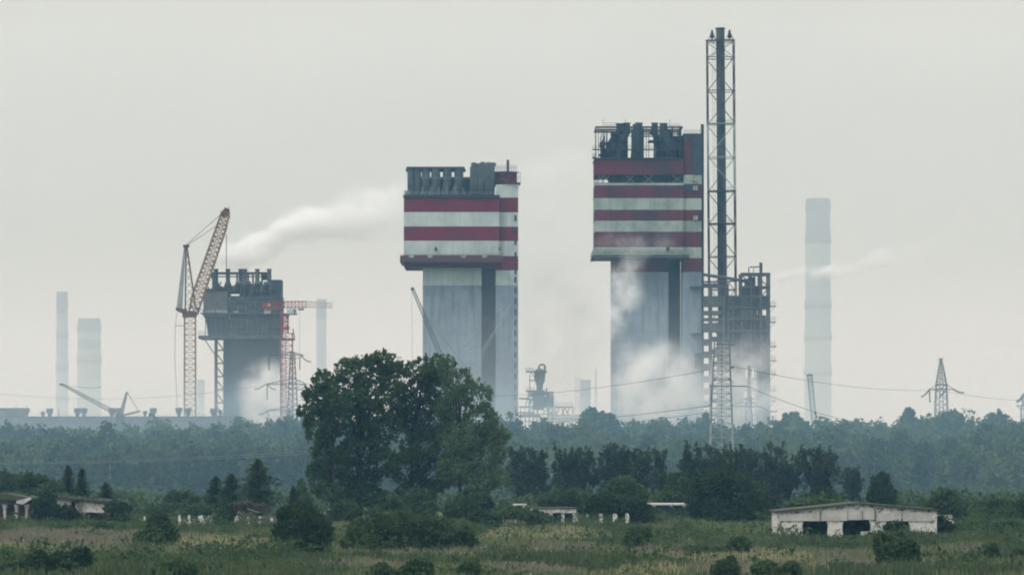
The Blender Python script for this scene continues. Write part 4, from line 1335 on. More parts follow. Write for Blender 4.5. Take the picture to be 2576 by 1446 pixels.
tag(mb.build('brick_wall', M_brick), 'low reddish brick wall behind the white pillar stubs at left', 'wall')
mb = MB()
mb.prism([(S.x(610), S.z(1281)), (S.x(640), S.z(1291)), (S.x(652), S.z(1289)), (S.x(670), S.z(1279)), (S.x(672), S.z(1282)), (S.x(652), S.z(1293)), (S.x(632), S.z(1292))], 586, 591)
mb.box(S.x(634), S.x(650), 587, 590, 0, S.z(1292))
tag(mb.build('fallen_roof', M_roof), 'collapsed dark roof remnant behind the row of white pillar stubs', 'ruin')
mb = MB()
mb.prism([(S.x(329), -.1), (S.x(334), -.1), (S.x(333), S.z(1283)), (S.x(330), S.z(1284))], 579, 579.4)
tag(mb.build('ruined_pillar', M_conc2), 'taller thin grey post right of the dark reddish bush by the left shed', 'pillar')

S = Site(580)
T = empty('ruined_barn', (S.x(1400), 582, 0), 'ruined white portal with short columns under a lintel, in the middle, under round bushes', 'barn', 'ruined farm buildings')
mb = MB()
S.box(mb, 1334, 1450, 1279, 1289.5, 0, .5, 0); S.box(mb, 1340, 1449, 1276.5, 1279, -.2, 8, 1); S.box(mb, 1395, 1410, 1276.3, 1288, -.1, 0, 0)
mb.build('lintel', [M_wash, M_roof], T)
for u, w_ in ((1386, 8), (1416, 8), (1444, 6), (1451, 5)):
    mb = MB()
    mb.prism([(S.x(u - w_ / 2), -.1), (S.x(u + w_ / 2), -.1), (S.x(u + w_ / 2), S.z(1289.5)), (S.x(u - w_ / 2), S.z(1289.5))], 580.1, 580.5)
    mb.build('column', M_wash, T)
mb = MB(); S.box(mb, 1350, 1450, 1290, 'g', 6, 6.3); mb.build('rear_wall', M_concD, T)
for i, (u, w_, v) in enumerate(((1478, 6, 1291), (1512, 8, 1291), (1547, 11, 1291), (1577.5, 10, 1290))):
    mb = MB()
    mb.prism([(S.x(u - w_ / 2), -.1), (S.x(u + w_ / 2 - 1), -.1), (S.x(u + w_ / 2), S.z(1300)), (S.x(u + w_ / 2 - 1), S.z(v + 2)), (S.x(u + 1), S.z(v)), (S.x(u - w_ / 2), S.z(v + 1))], 579, 579.4)
    tag(mb.build('ruined_pillar', M_wash), 'white pillar stub under the domed bush, %s to the right of the portal' % ordn[i], 'pillar', 'pillar stubs right of the ruined portal')
mb = MB()
S.box(mb, 1290, 1325, 1268.5, 1271, 4, 9); S.box(mb, 1296, 1299, 1271, 'g', 4, 4.4); S.box(mb, 1316, 1319, 1271, 'g', 4, 4.4)
tag(mb.build('roof_slab', M_panel), 'thin pale roof slab on posts left of the ruined white portal', 'roof slab')
S = Site(630)
T = empty('ruined_barn', (S.x(1676), 632, 0), 'long dark low shed with a pale eave, left of the big round dark bush', 'barn', 'ruined farm buildings')
mb = MB(); S.box(mb, 1600, 1800, 1272, 'g', .5, 10); mb.build('wall', M_concD, T)
mb = MB(); S.box(mb, 1626, 1800, 1266.5, 1270, -.5, 10.5, 0); S.box(mb, 1600, 1626, 1269, 1272, -.2, 10.2, 0)
for u in (1642, 1685, 1716): S.box(mb, u, u + 8, 1270, 1273.5, -.4, .4, 0)
mb.build('roof', M_panel, T)

# ================================================================== woods
def forest():
    Cs, As, Bs, Ms = [], [], [], []
    tops = [(-100, 1084), (100, 1080), (200, 1073), (260, 1070), (300, 1080), (390, 1068), (470, 1078), (540, 1072), (600, 1056), (680, 1050), (760, 1050), (900, 1050), (1200, 1050), (1280, 1062), (1400, 1066), (1480, 1062), (1600, 1058), (1700, 1060), (1790, 1064), (1860, 1066), (1930, 1058), (2000, 1048), (2050, 1056), (2110, 1052), (2200, 1058), (2290, 1052), (2380, 1046), (2470, 1052), (2560, 1046), (2700, 1050)]
    tu, tv = zip(*tops)
    trunks = MB()
    Y = 884.0
    row = 0
    while Y < 1120:
        half = 150 * Y / 1000
        x = -half + rng.random() * 5
        while x < half:
            yy = Y + rng.normal() * 2.2
            u = CX + x * F / yy
            f = min(1, max(0, (Y - 884) / 190)) ** 0.75
            vt = 1135 + rng.normal() * 12 + (np.interp(u, tu, tv) - 1135) * f + (rng.normal() * 7 + 3 if f > .6 else rng.normal() * 10)
            h = max(7, pz(vt, yy))
            rad = 2.3 + rng.random() * 1.9
            n = int(900 if row < 3 else 520 if row < 9 else 420)
            k = 5
            ks = 16
            hc = h * (0.98 if row < 4 else 0.6)
            cc = unit(rng.normal(size=(ks, 3))) * np.array([rad, rad, hc * .5]) * (.55 + .35 * rng.random((ks, 1)))
            cc[:, :2] *= np.clip(1.15 - np.abs(cc[:, 2:3] + hc * .1) / (hc * .62), .25, 1)
            idx = rng.integers(0, ks, n)
            p = cc[idx] + rng.normal(size=(n, 3)) * np.array([.6, .6, .62]) * (rad / 3) * (1.5 if row < 4 else 1)
            c = p + np.array([x, yy, h - hc * .52])
            outw = unit(p / np.array([rad, rad, hc * .5]))
            a = unit(rng.normal(size=(n, 3)) + outw * .5 + np.array([0, 0, .3]))
            b = unit(np.cross(a, rng.normal(size=(n, 3))))
            s = (.42 + .4 * rng.random((n, 1)))
            Cs.append(c); As.append(a * s * .6); Bs.append(b * s * .42)
            Ms.append(np.full(n, int(rng.integers(0, 3))))
            if row < 3:
                xo = x + rng.normal() * 1.5
                birch = rng.random() < .3
                trunks.tube([(xo, yy - 1.5, 0), (xo + rng.normal() * .4, yy - 1.0, h * .7)], [.17 if not birch else .12, .09], 5, 0 if not birch else 1)
            x += 4.2 + rng.random() * 2.6
        Y += 6.5 + (2 if row > 6 else 0) + rng.random() * 2
        row += 1
    o = quads('forest', np.concatenate(Cs), np.concatenate(As), np.concatenate(Bs), [L_forest, leaf_mat('forest_leaf_dull', (0.024, 0.042, 0.027), (0.066, 0.10, 0.055), .3, .05), leaf_mat('forest_leaf_fresh', (0.04, 0.068, 0.03), (0.125, 0.175, 0.07), .3, .05)], mi=np.concatenate(Ms))
    t = trunks.build('forest_trunks', [M_bark, M_birch])
    # one stuff object: trunks joined into the wood
    bpy.ops.object.select_all(action='DESELECT')
    t.select_set(True); o.select_set(True)
    bpy.context.view_layer.objects.active = o
    bpy.ops.object.join()
    tag(o, 'deep hazy mixed woods stretching across the whole view below the plant', 'forest', kind='stuff')


forest()
for lab, bl, Y, nm in (('round topped tree standing above the woods just left of the tallest tower foot', [(1490, 1060, 30, 28), (1530, 1066, 26, 24), (1508, 1080, 44, 24)], 1060, 'tree'),
                       ('pointed dark spruce rising above the woods left of the pointed pylon', [(2287, 1066, 22, 20), (2287, 1048, 12, 16), (2287, 1040, 6, 12)], 1080, 'tree'),
                       ('rounded tree on the skyline of the woods hugging the right foot of the pointed pylon', [(2392, 1060, 26, 24), (2380, 1072, 34, 22)], 1080, 'tree'),
                       ('loose tree top on the skyline of the woods near the right edge', [(2510, 1060, 24, 22), (2520, 1074, 36, 20)], 1080, 'tree'),
                       ('rounded tree top on the skyline right of the open process structure', [(1992, 1058, 20, 18), (2000, 1072, 30, 20)], 1080, 'tree'),
                       ('small spruce top in front of the foot of the tallest tower beside the foreground pylon', [(1776, 1072, 8, 16), (1776, 1056, 4, 13)], 1080, 'tree')):
    tree(nm, lab, 'tree', bl, Y, L_forest, 900 * len(bl), .75, tr=.3, up=.4, limbs=False)

# ================================================================== the big trees in the middle
Yb = 640
tree('broadleaf_tree', 'huge dark leafy tree, tallest of the clump in the middle, its top against the sky', 'tree',
     [(905, 930, 62, 34), (965, 912, 46, 30), (1000, 950, 50, 40), (870, 985, 62, 42), (950, 990, 60, 46), (880, 1060, 66, 42), (965, 1075, 48, 46), (900, 1135, 56, 42), (960, 1160, 38, 40), (1010, 1015, 34, 46), (905, 1210, 55, 30), (930, 1250, 60, 22), (870, 1245, 40, 22)],
     Yb, L_dark, 27000, .28, u_base=905, diff=.1, tr=.5, sub=.20, shell=.5, jit=2.5, nsub=46)
tree('broadleaf_tree', 'dark spreading tree on the left flank of the big central clump', 'tree',
     [(812, 955, 26, 24), (800, 1000, 38, 34), (850, 1015, 40, 36), (778, 1035, 30, 18), (800, 1075, 34, 44), (815, 1140, 36, 46), (800, 1200, 30, 40), (850, 1170, 34, 40), (820, 1235, 44, 24)],
     Yb - 4, L_dark, 15500, .27, u_base=835, diff=.1, tr=.36, sub=.21, shell=.5, jit=2, nsub=34)
tree('broadleaf_tree', 'dark green tree between the tallest one and the pale willow in the central clump', 'tree',
     [(1055, 935, 40, 30), (1090, 925, 36, 34), (1060, 985, 46, 36), (1105, 985, 40, 44), (1040, 1055, 42, 46), (1095, 1060, 46, 46), (1060, 1130, 52, 46), (1020, 1180, 46, 44), (1090, 1195, 50, 44), (1050, 1240, 60, 26), (1125, 1110, 34, 46), (1120, 1030, 30, 34), (1130, 1185, 34, 40)],
     Yb + 3, L_mid, 20000, .27, u_base=1040, diff=.18, tr=.4, sub=.21, shell=.5, jit=2, nsub=36)
tree('willow_tree', 'paler feathery willow on the right side of the big central clump', 'tree',
     [(1125, 925, 24, 34), (1155, 965, 40, 42), (1200, 995, 40, 40), (1140, 1030, 44, 44), (1205, 1060, 46, 42), (1160, 1110, 50, 46), (1240, 1100, 40, 36), (1215, 1150, 50, 40), (1150, 1180, 50, 42), (1210, 1215, 44, 30), (1254, 1140, 26, 30), (1262, 1095, 24, 20), (1238, 1055, 22, 24), (1245, 1200, 40, 30), (1190, 1250, 46, 18)],
     Yb - 2, L_willow, 17000, .25, u_base=1160, diff=.22, tr=.3, up=.8, sub=.26, jit=2, nsub=40)

# dark poplars and other trees behind the ruins
pop = [(1304, 1128, 26), (1345, 1126, 30), (1424, 1122, 28), (1470, 1135, 27), (1530, 1122, 30), (1573, 1128, 26), (1620, 1135, 28), (1662, 1138, 15), (1742, 1118, 32), (1795, 1125, 28), (1840, 1124, 28), (1884, 1130, 24), (1942, 1120, 34), (1986, 1148, 26), (2044, 1128, 30), (2078, 1134, 26), (2145, 1176, 24), (2215, 1192, 22)]
for i, (u, v, r_) in enumerate(pop):
    Y = 705 + random.uniform(-8, 8)
    h = 1265 - v
    R_ = r_ * random.uniform(1.2, 1.5)
    bl = [(u + random.uniform(-4, 4), v + h * .22, R_ * .62, h * .2), (u - R_ * .35, v + h * .42, R_ * .62, h * .2), (u + R_ * .38, v + h * .46, R_ * .62, h * .22), (u + random.uniform(-8, 8), v + h * .68, R_ * .8, h * .22)]
    for q in range(7):
        t_ = random.random() * .6
        bl.append((u + random.uniform(-R_, R_) * (.6 + .5 * t_), v + 8 + h * t_, R_ * random.uniform(.2, .34), h * random.uniform(.08, .14)))
    for q in range(6): bl.append((u + random.uniform(-R_, R_) * .75, v + random.uniform(-2, 34), random.uniform(3, 5.5), random.uniform(9, 18)))
    if i not in (0, 1, 2): bl.append((u + random.uniform(-9, 9), v + h * .92, R_ * .85, h * .15))
    tree('poplar_tree', 'dark blue green poplar in the row behind the ruins, %s from the left' % ordn[i], 'tree', bl, Y, L_pop, 5200, .23, u_base=u, diff=.08, tr=.17, up=1.0, sub=.26, shell=.35, group='row of dark poplars behind the ruins', jit=1.2)

others = [
    ('leafy green tree at the far left edge behind the shed roof', [(10, 1215, 34, 28), (-20, 1225, 40, 30), (15, 1245, 40, 24)], 660, L_bush, 2600, .3),
    ('leafy green tree behind the far left shed, second from the edge', [(68, 1215, 34, 26), (95, 1222, 30, 26), (80, 1245, 40, 24)], 665, L_bush, 2600, .3),
    ('lighter rounded young tree between the two sheds at left', [(135, 1238, 30, 28), (110, 1262, 28, 34), (150, 1258, 26, 22)], 640, L_bushl, 2600, .4),
    ('bluish young tree fading behind the left sheds, in front of the dark woods', [(300, 1262, 44, 28), (340, 1275, 40, 22)], 730, L_bushl, 2000, .4),
    ('low leafy tree left of the three young spruces', [(440, 1255, 26, 22), (470, 1262, 34, 26), (435, 1275, 40, 20)], 690, L_bush, 2400, .4),
    ('leafy bush tree behind the row of white pillar stubs', [(395, 1285, 22, 16), (350, 1290, 30, 14)], 660, L_bush, 1500, .4),
    ('pale birch sapling rising right of the tallest young spruce', [(757, 1235, 12, 30), (765, 1262, 22, 22)], 680, L_bushl, 1300, .7),
    ('pale poplar sapling in front of the dark poplars above the long dark shed', [(1695, 1215, 20, 26), (1690, 1250, 28, 26), (1725, 1225, 16, 22)], 650, L_bushl, 2200, .7),
    ('bushy tree on the right beyond the gabled barn, tallest of the three there', [(2375, 1255, 34, 26), (2345, 1275, 36, 26), (2395, 1285, 48, 32), (2420, 1300, 30, 28)], 600, L_bush, 4200, .3),
    ('bushy tree beyond the barn at right, middle of the three', [(2500, 1278, 36, 26), (2470, 1298, 40, 26), (2520, 1300, 40, 28)], 610, L_bush, 3400, .3),
    ('bushy tree at the right edge beyond the barn', [(2560, 1280, 34, 28), (2590, 1295, 44, 34), (2545, 1305, 34, 24)], 615, L_bush, 3000, .3),
    ('dark slim tree directly above the right slope of the barn roof', [(2218, 1215, 16, 26), (2205, 1245, 24, 26), (2232, 1248, 22, 26)], 640, L_bushd, 2200, .9),
]
for lab, bl, Y, mt, n, up in others:
    tree('tree', lab, 'tree', bl, Y, mt, int(n * 2.2), .28, tr=.14, up=up, jit=.8, sub=.22)


def conifer(label, u, v0, v1, w_, Y, n=1600):
    x0 = px(u, Y); z0 = float(hgt(x0, Y))
    T = empty('spruce_tree', (x0, Y, z0), label, 'tree', 'young spruces at left')
    zt, zb = pz(v0, Y), max(pz(v1, Y), z0 + .3)
    t = rng.random(n) ** 1.35
    whorl = (t * 9 % 1.0)
    ang = rng.random(n) * 2 * math.pi
    lob = 1 + .28 * np.sin(ang * 3 + t * 17) + .18 * np.sin(ang * 5 - t * 31)
    brn = 1 + .35 * np.sin(np.floor(t * 9) * 2.3 + ang * 2)
    rr = w_ * 1.2 * Y / F * (.04 + t ** .8 * .96) * (.15 + .95 * rng.random(n)) * (.5 + .65 * whorl) * lob * brn
    zz_ = zt + (zb - zt) * t + rr * .1 + rng.normal(size=n) * .12
    c = np.stack([x0 + rr * np.cos(ang), Y + rr * np.sin(ang), zz_], 1)
    a = unit(np.stack([np.cos(ang), np.sin(ang), .35 + rng.normal(size=n) * .3], 1))
    b = unit(np.cross(a, rng.normal(size=(n, 3))))
    s = .2 + .22 * rng.random((n, 1))
    quads('crown', c, a * s * .8, b * s * .4, L_con, T)
    mb = MB(); mb.tube([(x0, Y, z0 - .1), (x0, Y, zt - .2)], [.12, .03], 6)
    mb.build('trunk', M_bark, T)


conifer('slim dark spruce behind the left shed, taller of the pair', 171, 1176, 1260, 20, 650, 2200)
conifer('slim dark spruce behind the left shed, shorter of the pair', 206, 1184, 1260, 18, 652, 2000)
conifer('small spruce behind the right end of the left shed roof', 266, 1216, 1270, 20, 655, 1400)
conifer('tallest young spruce, broad and layered, left of the big central clump', 648, 1160, 1275, 46, 640, 4200)
conifer('small soft spruce left of the tallest young one', 582, 1196, 1275, 34, 650, 2400)
conifer('smallest soft spruce, leftmost of the three by the central clump', 543, 1202, 1275, 30, 655, 2000)
conifer('little dark spruce just left of the central clump', 738, 1228, 1275, 13, 640, 900)

bushes = [
    ('big round dark bush between the long dark shed and the gabled barn', [(1800, 1222, 60, 40), (1860, 1245, 70, 46), (1775, 1262, 55, 44), (1840, 1285, 95, 44), (1905, 1282, 50, 42), (1800, 1300, 70, 30)], 1330, L_bushd, 13000, .4, 598),
    ('rounded green bush above the ruined white portal', [(1430, 1255, 48, 26), (1395, 1265, 40, 24), (1460, 1262, 40, 24)], 1300, L_bush, 4200, .4, 628),
    ('rounded green bush with a peaked top behind the pillar stubs in the middle', [(1567, 1222, 34, 24), (1590, 1245, 40, 26), (1545, 1250, 40, 26)], 1300, L_bush, 4200, .4, 625),
    ('broad domed brownish green bush hanging over the middle pillar stubs', [(1540, 1268, 66, 26), (1590, 1285, 50, 28), (1500, 1280, 40, 22), (1610, 1300, 34, 18)], 1320, L_bushd, 6500, .3, 588),
    ('tangled green weeds left of the ruined white portal', [(1330, 1296, 40, 14), (1290, 1290, 34, 14), (1365, 1304, 30, 12)], 1330, L_bushl, 2400, .5, 568),
    ('dark bush hiding the middle of the left shed', [(160, 1292, 34, 20), (120, 1275, 26, 34), (185, 1300, 26, 14), (100, 1290, 22, 26)], 1320, L_bushd, 4200, .3, 592),
    ('dark reddish bush at the right end of the left shed', [(285, 1283, 22, 22), (310, 1290, 22, 22), (295, 1300, 34, 14)], 1320, [L_bushd], 2600, .3, 592),
    ('pinkish weeds at the door of the left shed', [(262, 1300, 12, 9)], 1320, L_redw, 500, .5, 590),
    ('green bush with two lobes in front of the pillar stubs at left', [(398, 1330, 30, 42), (372, 1355, 38, 22), (425, 1350, 26, 26), (395, 1305, 18, 20)], 1376, L_bush, 4600, .5, None),
    ('very dark round bush in the foreground left of the centre', [(755, 1310, 52, 42), (735, 1345, 44, 42), (790, 1340, 46, 46), (765, 1375, 62, 30), (720, 1300, 24, 24)], 1404, L_bushd, 9000, .4, None),
    ('peaked green bush behind the broad foreground bush, in front of the central clump', [(985, 1270, 28, 24), (975, 1295, 40, 26)], 1330, L_bush, 3000, .5, None),
    ('rounded green bush at the foot of the central clump, right of the peaked one', [(1050, 1255, 34, 26), (1060, 1280, 40, 26)], 1320, L_bush, 3000, .4, None),
    ('broad sprawling green bush in the centre foreground', [(930, 1340, 56, 36), (1000, 1325, 60, 36), (1070, 1335, 60, 40), (1130, 1350, 62, 38), (1000, 1365, 90, 28), (900, 1365, 40, 24), (1165, 1365, 36, 22)], 1396, L_bush, 12500, .5, None),
    ('leafy bush left of the central clump foot', [(870, 1285, 34, 26), (850, 1300, 30, 20)], 1330, L_bush, 2600, .4, None),
    ('low dark bush right of the broad foreground bush', [(1225, 1310, 36, 22), (1200, 1300, 24, 20)], 1338, L_bushd, 2400, .4, None),
    ('light green sapling bush right of the central clump foot', [(1165, 1275, 26, 26), (1190, 1262, 16, 22), (1140, 1285, 26, 20)], 1325, L_bushl, 2400, .6, None),
    ('dark little bush under the willow', [(1190, 1255, 34, 24), (1215, 1268, 26, 20)], 1310, L_bushd, 2200, .4, 645),
    ('green bush between the pillar stubs at left', [(570, 1295, 20, 18), (560, 1305, 22, 12)], 1325, L_bushd, 1300, .4, 574),
    ('leafy bushes in front of the young spruces', [(500, 1285, 34, 14), (470, 1290, 30, 12)], 1312, L_bush, 1500, .4, 640),
    ('reddish bush beneath the tallest young spruce', [(620, 1275, 30, 14), (655, 1280, 26, 12)], 1312, L_redw, 1300, .3, 632),
    ('small rounded bush in the meadow below the middle pillar stubs', [(1605, 1350, 34, 24), (1595, 1370, 28, 16), (1630, 1365, 18, 14)], 1390, L_bush, 2600, .5, None),
    ('low mound of dark weeds in the meadow left of the barn', [(1760, 1385, 60, 12), (1860, 1375, 30, 22), (1820, 1388, 50, 12)], 1402, L_bush, 3600, .7, None),
    ('tall dark bush in the right foreground below the barn', [(2262, 1380, 34, 36), (2240, 1400, 36, 34), (2290, 1395, 22, 36), (2215, 1365, 18, 26)], 1440, L_bush, 5600, .8, None),
    ('bush growing in the right doorway of the barn', [(2250, 1322, 18, 9), (2240, 1330, 16, 9), (2262, 1332, 14, 8)], 1350, L_bushd, 1600, .4, 497),
    ('dark shrub against the right flank of the barn', [(2368, 1320, 14, 20), (2385, 1328, 14, 14)], 1345, L_bushd, 1300, .4, 503),
    ('small upright dark shrub in the meadow at right', [(2492, 1392, 16, 26), (2500, 1402, 14, 18)], 1420, L_bushd, 1500, 1.0, None),
    ('small shrub near the right edge of the meadow', [(2562, 1402, 16, 20), (2548, 1412, 16, 12)], 1424, L_bushd, 1200, .8, None),
    ('dark bush at the bottom left corner, left one', [(120, 1422, 62, 24), (60, 1436, 60, 20), (150, 1408, 26, 20), (95, 1404, 20, 18)], 1456, L_bushd, 3600, .7, None),
    ('dark bush at the bottom left, second from the corner', [(200, 1412, 28, 30), (180, 1432, 46, 22), (218, 1400, 14, 22)], 1454, L_bushd, 3000, .7, None),
    ('light leafy bush at the bottom edge left of the centre', [(450, 1430, 46, 22), (420, 1445, 50, 18)], 1462, L_bushl, 2800, .6, None),
    ('light leafy shrub at the bottom edge just left of the centre', [(1055, 1430, 34, 26), (1035, 1445, 44, 20)], 1462, L_bushl, 2600, .6, None),
    ('light leafy shrub at the bottom edge right of the centre', [(1180, 1435, 30, 18)], 1460, L_bushl, 1500, .6, None),
    ('upright dark shrub at the bottom edge right of the centre', [(1825, 1435, 36, 22), (1840, 1420, 14, 20)], 1462, L_bush, 2200, .9, None),
    ('green shrub at the bottom edge below the meadow in the right half', [(1925, 1432, 34, 20), (1990, 1440, 26, 24)], 1462, L_bush, 2200, .7, None),
    ('low dark shrub at the bottom edge between the two light leafy ones', [(960, 1440, 26, 20)], 1460, L_bush, 1200, .7, None),
    ('bushy weeds on the barn roof, left slope', [(2060, 1262, 60, 6), (2010, 1266, 40, 5)], 1345, L_bushl, 900, .5, 516),
    ('weeds growing on the roof of the open fronted shed at far left', [(20, 1243, 40, 6), (50, 1246, 26, 6), (-5, 1242, 24, 5)], 1320, L_bush, 1300, .5, 611),
    ('weeds growing on the mossy roof of the collapsing shed at left', [(150, 1248, 30, 4), (190, 1252, 30, 4), (225, 1255, 26, 4)], 1320, L_bush, 1000, .5, 606),
    ('row of leafy bushes beyond the meadow at the right edge', [(2470, 1322, 50, 12), (2540, 1325, 46, 12), (2420, 1326, 40, 10)], 1345, L_bush, 2200, .5, 530),
    ('low bush in the meadow below the left shed', [(230, 1322, 60, 10), (150, 1330, 60, 9)], 1345, L_bush, 2200, .6, None),
]
for lab, bl, vb, mt, n, up, Y in bushes:
    bush(lab, bl, vb, mt, int(n * 2.0), .25 if (Y or dist(vb)) > 480 else .19, up, Y=Y, sub=.22)

# ================================================================== meadow
# plant colours: dark herbs, grass, ochre dry grass, pink willowherb, yellow green, pale flowers
PAL = np.array([[.082, .112, .058], [.15, .178, .088], [.33, .30, .175], [.225, .195, .165], [.22, .245, .145], [.5, .5, .42]])
HT = np.array([1.0, .8, .6, .8, .62, .6])
patches = [  # u, v, ru, rv, kind
    (100, 1366, 420, 20, 3), (60, 1374, 330, 10, 2), (570, 1374, 150, 22, 2), (470, 1392, 150, 8, 3), (640, 1392, 90, 10, 2), (250, 1340, 300, 12, 0), (560, 1330, 180, 9, 0),
    (120, 1392, 260, 9, 4), (1400, 1352, 230, 15, 2), (1320, 1362, 150, 9, 4), (1540, 1356, 110, 9, 4), (1450, 1390, 260, 9, 3), (1350, 1405, 260, 10, 2), (1240, 1392, 70, 10, 3), (1350, 1325, 140, 8, 3),
    (1830, 1412, 230, 12, 2), (1680, 1400, 140, 9, 3), (1950, 1436, 260, 14, 3), (1620, 1440, 220, 12, 2), (1350, 1438, 210, 12, 3), (1480, 1425, 150, 8, 0), (1600, 1378, 150, 10, 0), (1830, 1352, 200, 24, 1), (1850, 1380, 140, 10, 0),
    (2200, 1400, 130, 9, 3), (2230, 1428, 140, 14, 3), (2110, 1425, 60, 14, 3), (2400, 1395, 100, 6, 3), (2050, 1440, 60, 12, 2), (2200, 1372, 300, 12, 0), (2450, 1375, 200, 10, 0), (2450, 1436, 200, 12, 1),
    (20, 1316, 70, 8, 3), (560, 1420, 130, 12, 0), (330, 1425, 120, 20, 0), (760, 1425, 200, 12, 0), (680, 1408, 120, 7, 3), (840, 1400, 200, 6, 3), (1090, 1402, 130, 6, 3), (880, 1430, 120, 10, 3), (430, 1405, 120, 8, 1), (1700, 1325, 300, 8, 1)]
n = 66000
v_ = rng.uniform(0, 1, n)
Yg = np.sqrt(345 ** 2 + v_ * (650 ** 2 - 345 ** 2))
Yg = 345 + (650 - 345) * rng.random(n) ** 0.85
Xg = (rng.random(n) - .5) * 2 * (Yg * .1227 + 14)


def kinds_at(X, Y):
    U = CX + X * F / Y
    V = HY + EYE * F / Y
    wob = 18 * np.sin(X * .31 + Y * .07) + 12 * np.sin(X * .77 - Y * .13)
    wv = 2.2 * np.sin(X * .23 + 1.1) + 1.6 * np.sin(X * .61 + Y * .05)
    best = np.full(len(X), 1.0)
    kind = np.where(np.sin(X * .12 + 2 * np.sin(Y * .05)) + np.sin(Y * .21 + X * .05) > .1, 0, 1)
    for (pu, pv, ru, rv, kd) in patches:
        d = ((U + wob - pu) / ru) ** 2 + ((V + wv - pv) / rv) ** 2 + rng.normal(size=len(X)) * .10
        sel = d < best
        kind[sel] = kd; best[sel] = d[sel]
    return kind


kind = kinds_at(Xg, Yg)
flip = rng.random(n)
kind = np.where(flip < .07, rng.choice([0, 1, 1, 4], n), kind)
kind = np.where(flip > .994, 5, kind)
per = 6
rep = np.repeat(np.arange(n), per)
m_ = len(rep)
spread = np.where(kind[rep] == 0, .5, .35)
cx = Xg[rep] + rng.normal(size=m_) * spread
cy = Yg[rep] + rng.normal(size=m_) * spread
ht = HT[kind[rep]] * (.55 + .7 * rng.random(m_)) * (.85 + .3 * np.sin(Xg[rep] * .5 + Yg[rep] * .3))
lean = rng.normal(size=(m_, 2)) * .22
cz = hgt(cx, cy)
a = np.stack([lean[:, 0] * ht * .5, lean[:, 1] * ht * .5, ht * .5], 1)
ang = rng.random(m_) * math.pi
wd = np.where(kind[rep] == 0, .10, .055) * (.7 + .6 * rng.random(m_))
b = np.stack([np.cos(ang) * wd, np.sin(ang) * wd, np.zeros(m_)], 1)
c = np.stack([cx, cy, cz + ht * .5 - .05], 1) + np.stack([a[:, 0], a[:, 1], 0 * ht], 1)
kb = np.where((kind[rep] > 1) & (kind[rep] < 5) & (rng.random(m_) < .33), 1, kind[rep])
cols = PAL[kb] * (.85 + .3 * rng.random((m_, 1))) * (1 + .08 * rng.normal(size=(m_, 3)))
gm = quads('meadow_grass', c, a, b, attr_mat('meadow_plants'), cols=np.clip(cols, .01, .6), tip=.35)
tag(gm, 'overgrown meadow of dark herbs, ochre dry grass and pinkish willowherb', 'meadow', kind='stuff')

# scattered leafy weeds that break up the grass
nb = 2600
Yw = 350 + 260 * rng.random(nb); Xw = (rng.random(nb) - .5) * 2 * (Yw * .1227 + 10)
ok = np.sin(Xw * .15 + 1.7 * np.sin(Yw * .06)) + .8 * np.sin(Yw * .13) + rng.normal(size=nb) * .7 > .2
Xw, Yw = Xw[ok], Yw[ok]
kw = kinds_at(Xw, Yw)
ok = (kw < 2) | (rng.random(len(Xw)) < .12)
Xw, Yw = Xw[ok], Yw[ok]
cs, as_, bs = [], [], []
for x, y in zip(Xw, Yw):
    r_ = .35 + rng.random() ** 2.2 * 2.0
    q = leaves([(x, y, float(hgt(x, y)) + r_ * .5, r_ * 1.6, r_, r_ * .7)], int(40 + 130 * r_), .17, .8, shoots=.3)
    cs.append(q[0]); as_.append(q[1]); bs.append(q[2])
o = quads('meadow_weeds', np.concatenate(cs), np.concatenate(as_), np.concatenate(bs), L_bush)
tag(o, 'leafy green weed clumps scattered through the meadow', 'weeds', kind='stuff')
# low scrub between the ruins and the woods
cs, as_, bs = [], [], []
for k in range(420):
    y = 655 + rng.random() * 215; x = (rng.random() - .5) * 2 * (y * .1227 + 8)
    r_ = 1.0 + rng.random() * 1.5
    q = leaves([(x, y, r_ * .7, r_ * 1.5, r_, r_)], 120, .5, .5)
    cs.append(q[0]); as_.append(q[1]); bs.append(q[2])
o = quads('scrub', np.concatenate(cs), np.concatenate(as_), np.concatenate(bs), L_bush)
tag(o, 'low scrub filling the ground between the ruins and the woods', 'scrub', kind='stuff')


# ================================================================== air and smoke
def volume_mat(name, build):
    m = bpy.data.materials.new(name)
    m.use_nodes = True
    t = m.node_tree
    t.nodes.clear()
    o = N(t, 'ShaderNodeOutputMaterial')
    v = N(t, 'ShaderNodeVolumePrincipled')
    L(t, v.outputs[0], o.inputs['Volume'])
    build(t, v)
    return m


def vbox(name, x0, x1, y0, y1, z0, z1, m, label=None, cat=None, kind='stuff'):
    mb = MB(); mb.box(x0, x1, y0, y1, z0, z1)
    o = mb.build(name, m)
    return tag(o, label, cat, kind=kind)


HAZE = 1.0e-4


def hz(t, v):
    v.inputs['Color'].default_value = (0.30, 0.66, 1.0, 1)
    v.inputs['Absorption Color'].default_value = (1, 1, 1, 1)
    v.inputs['Density'].default_value = HAZE
    v.inputs['Anisotropy'].default_value = 0.0


vbox('haze', -1400, 1400, -150, 4600, -1.5, 330, volume_mat('thin_haze', hz), 'thin blue grey summer haze over the whole landscape', 'haze')


def bank(t, v):
    v.inputs['Color'].default_value = (0.93, 0.97, 1.0, 1)
    v.inputs['Absorption Color'].default_value = (1, 1, 1, 1)
    v.inputs['Density'].default_value = 8.0e-4


vbox('smog_bank', -900, 1100, 1760, 2860, 0.3, 290, volume_mat('smog', bank), 'pale smog hanging behind the plant and veiling the far chimneys', 'smog')


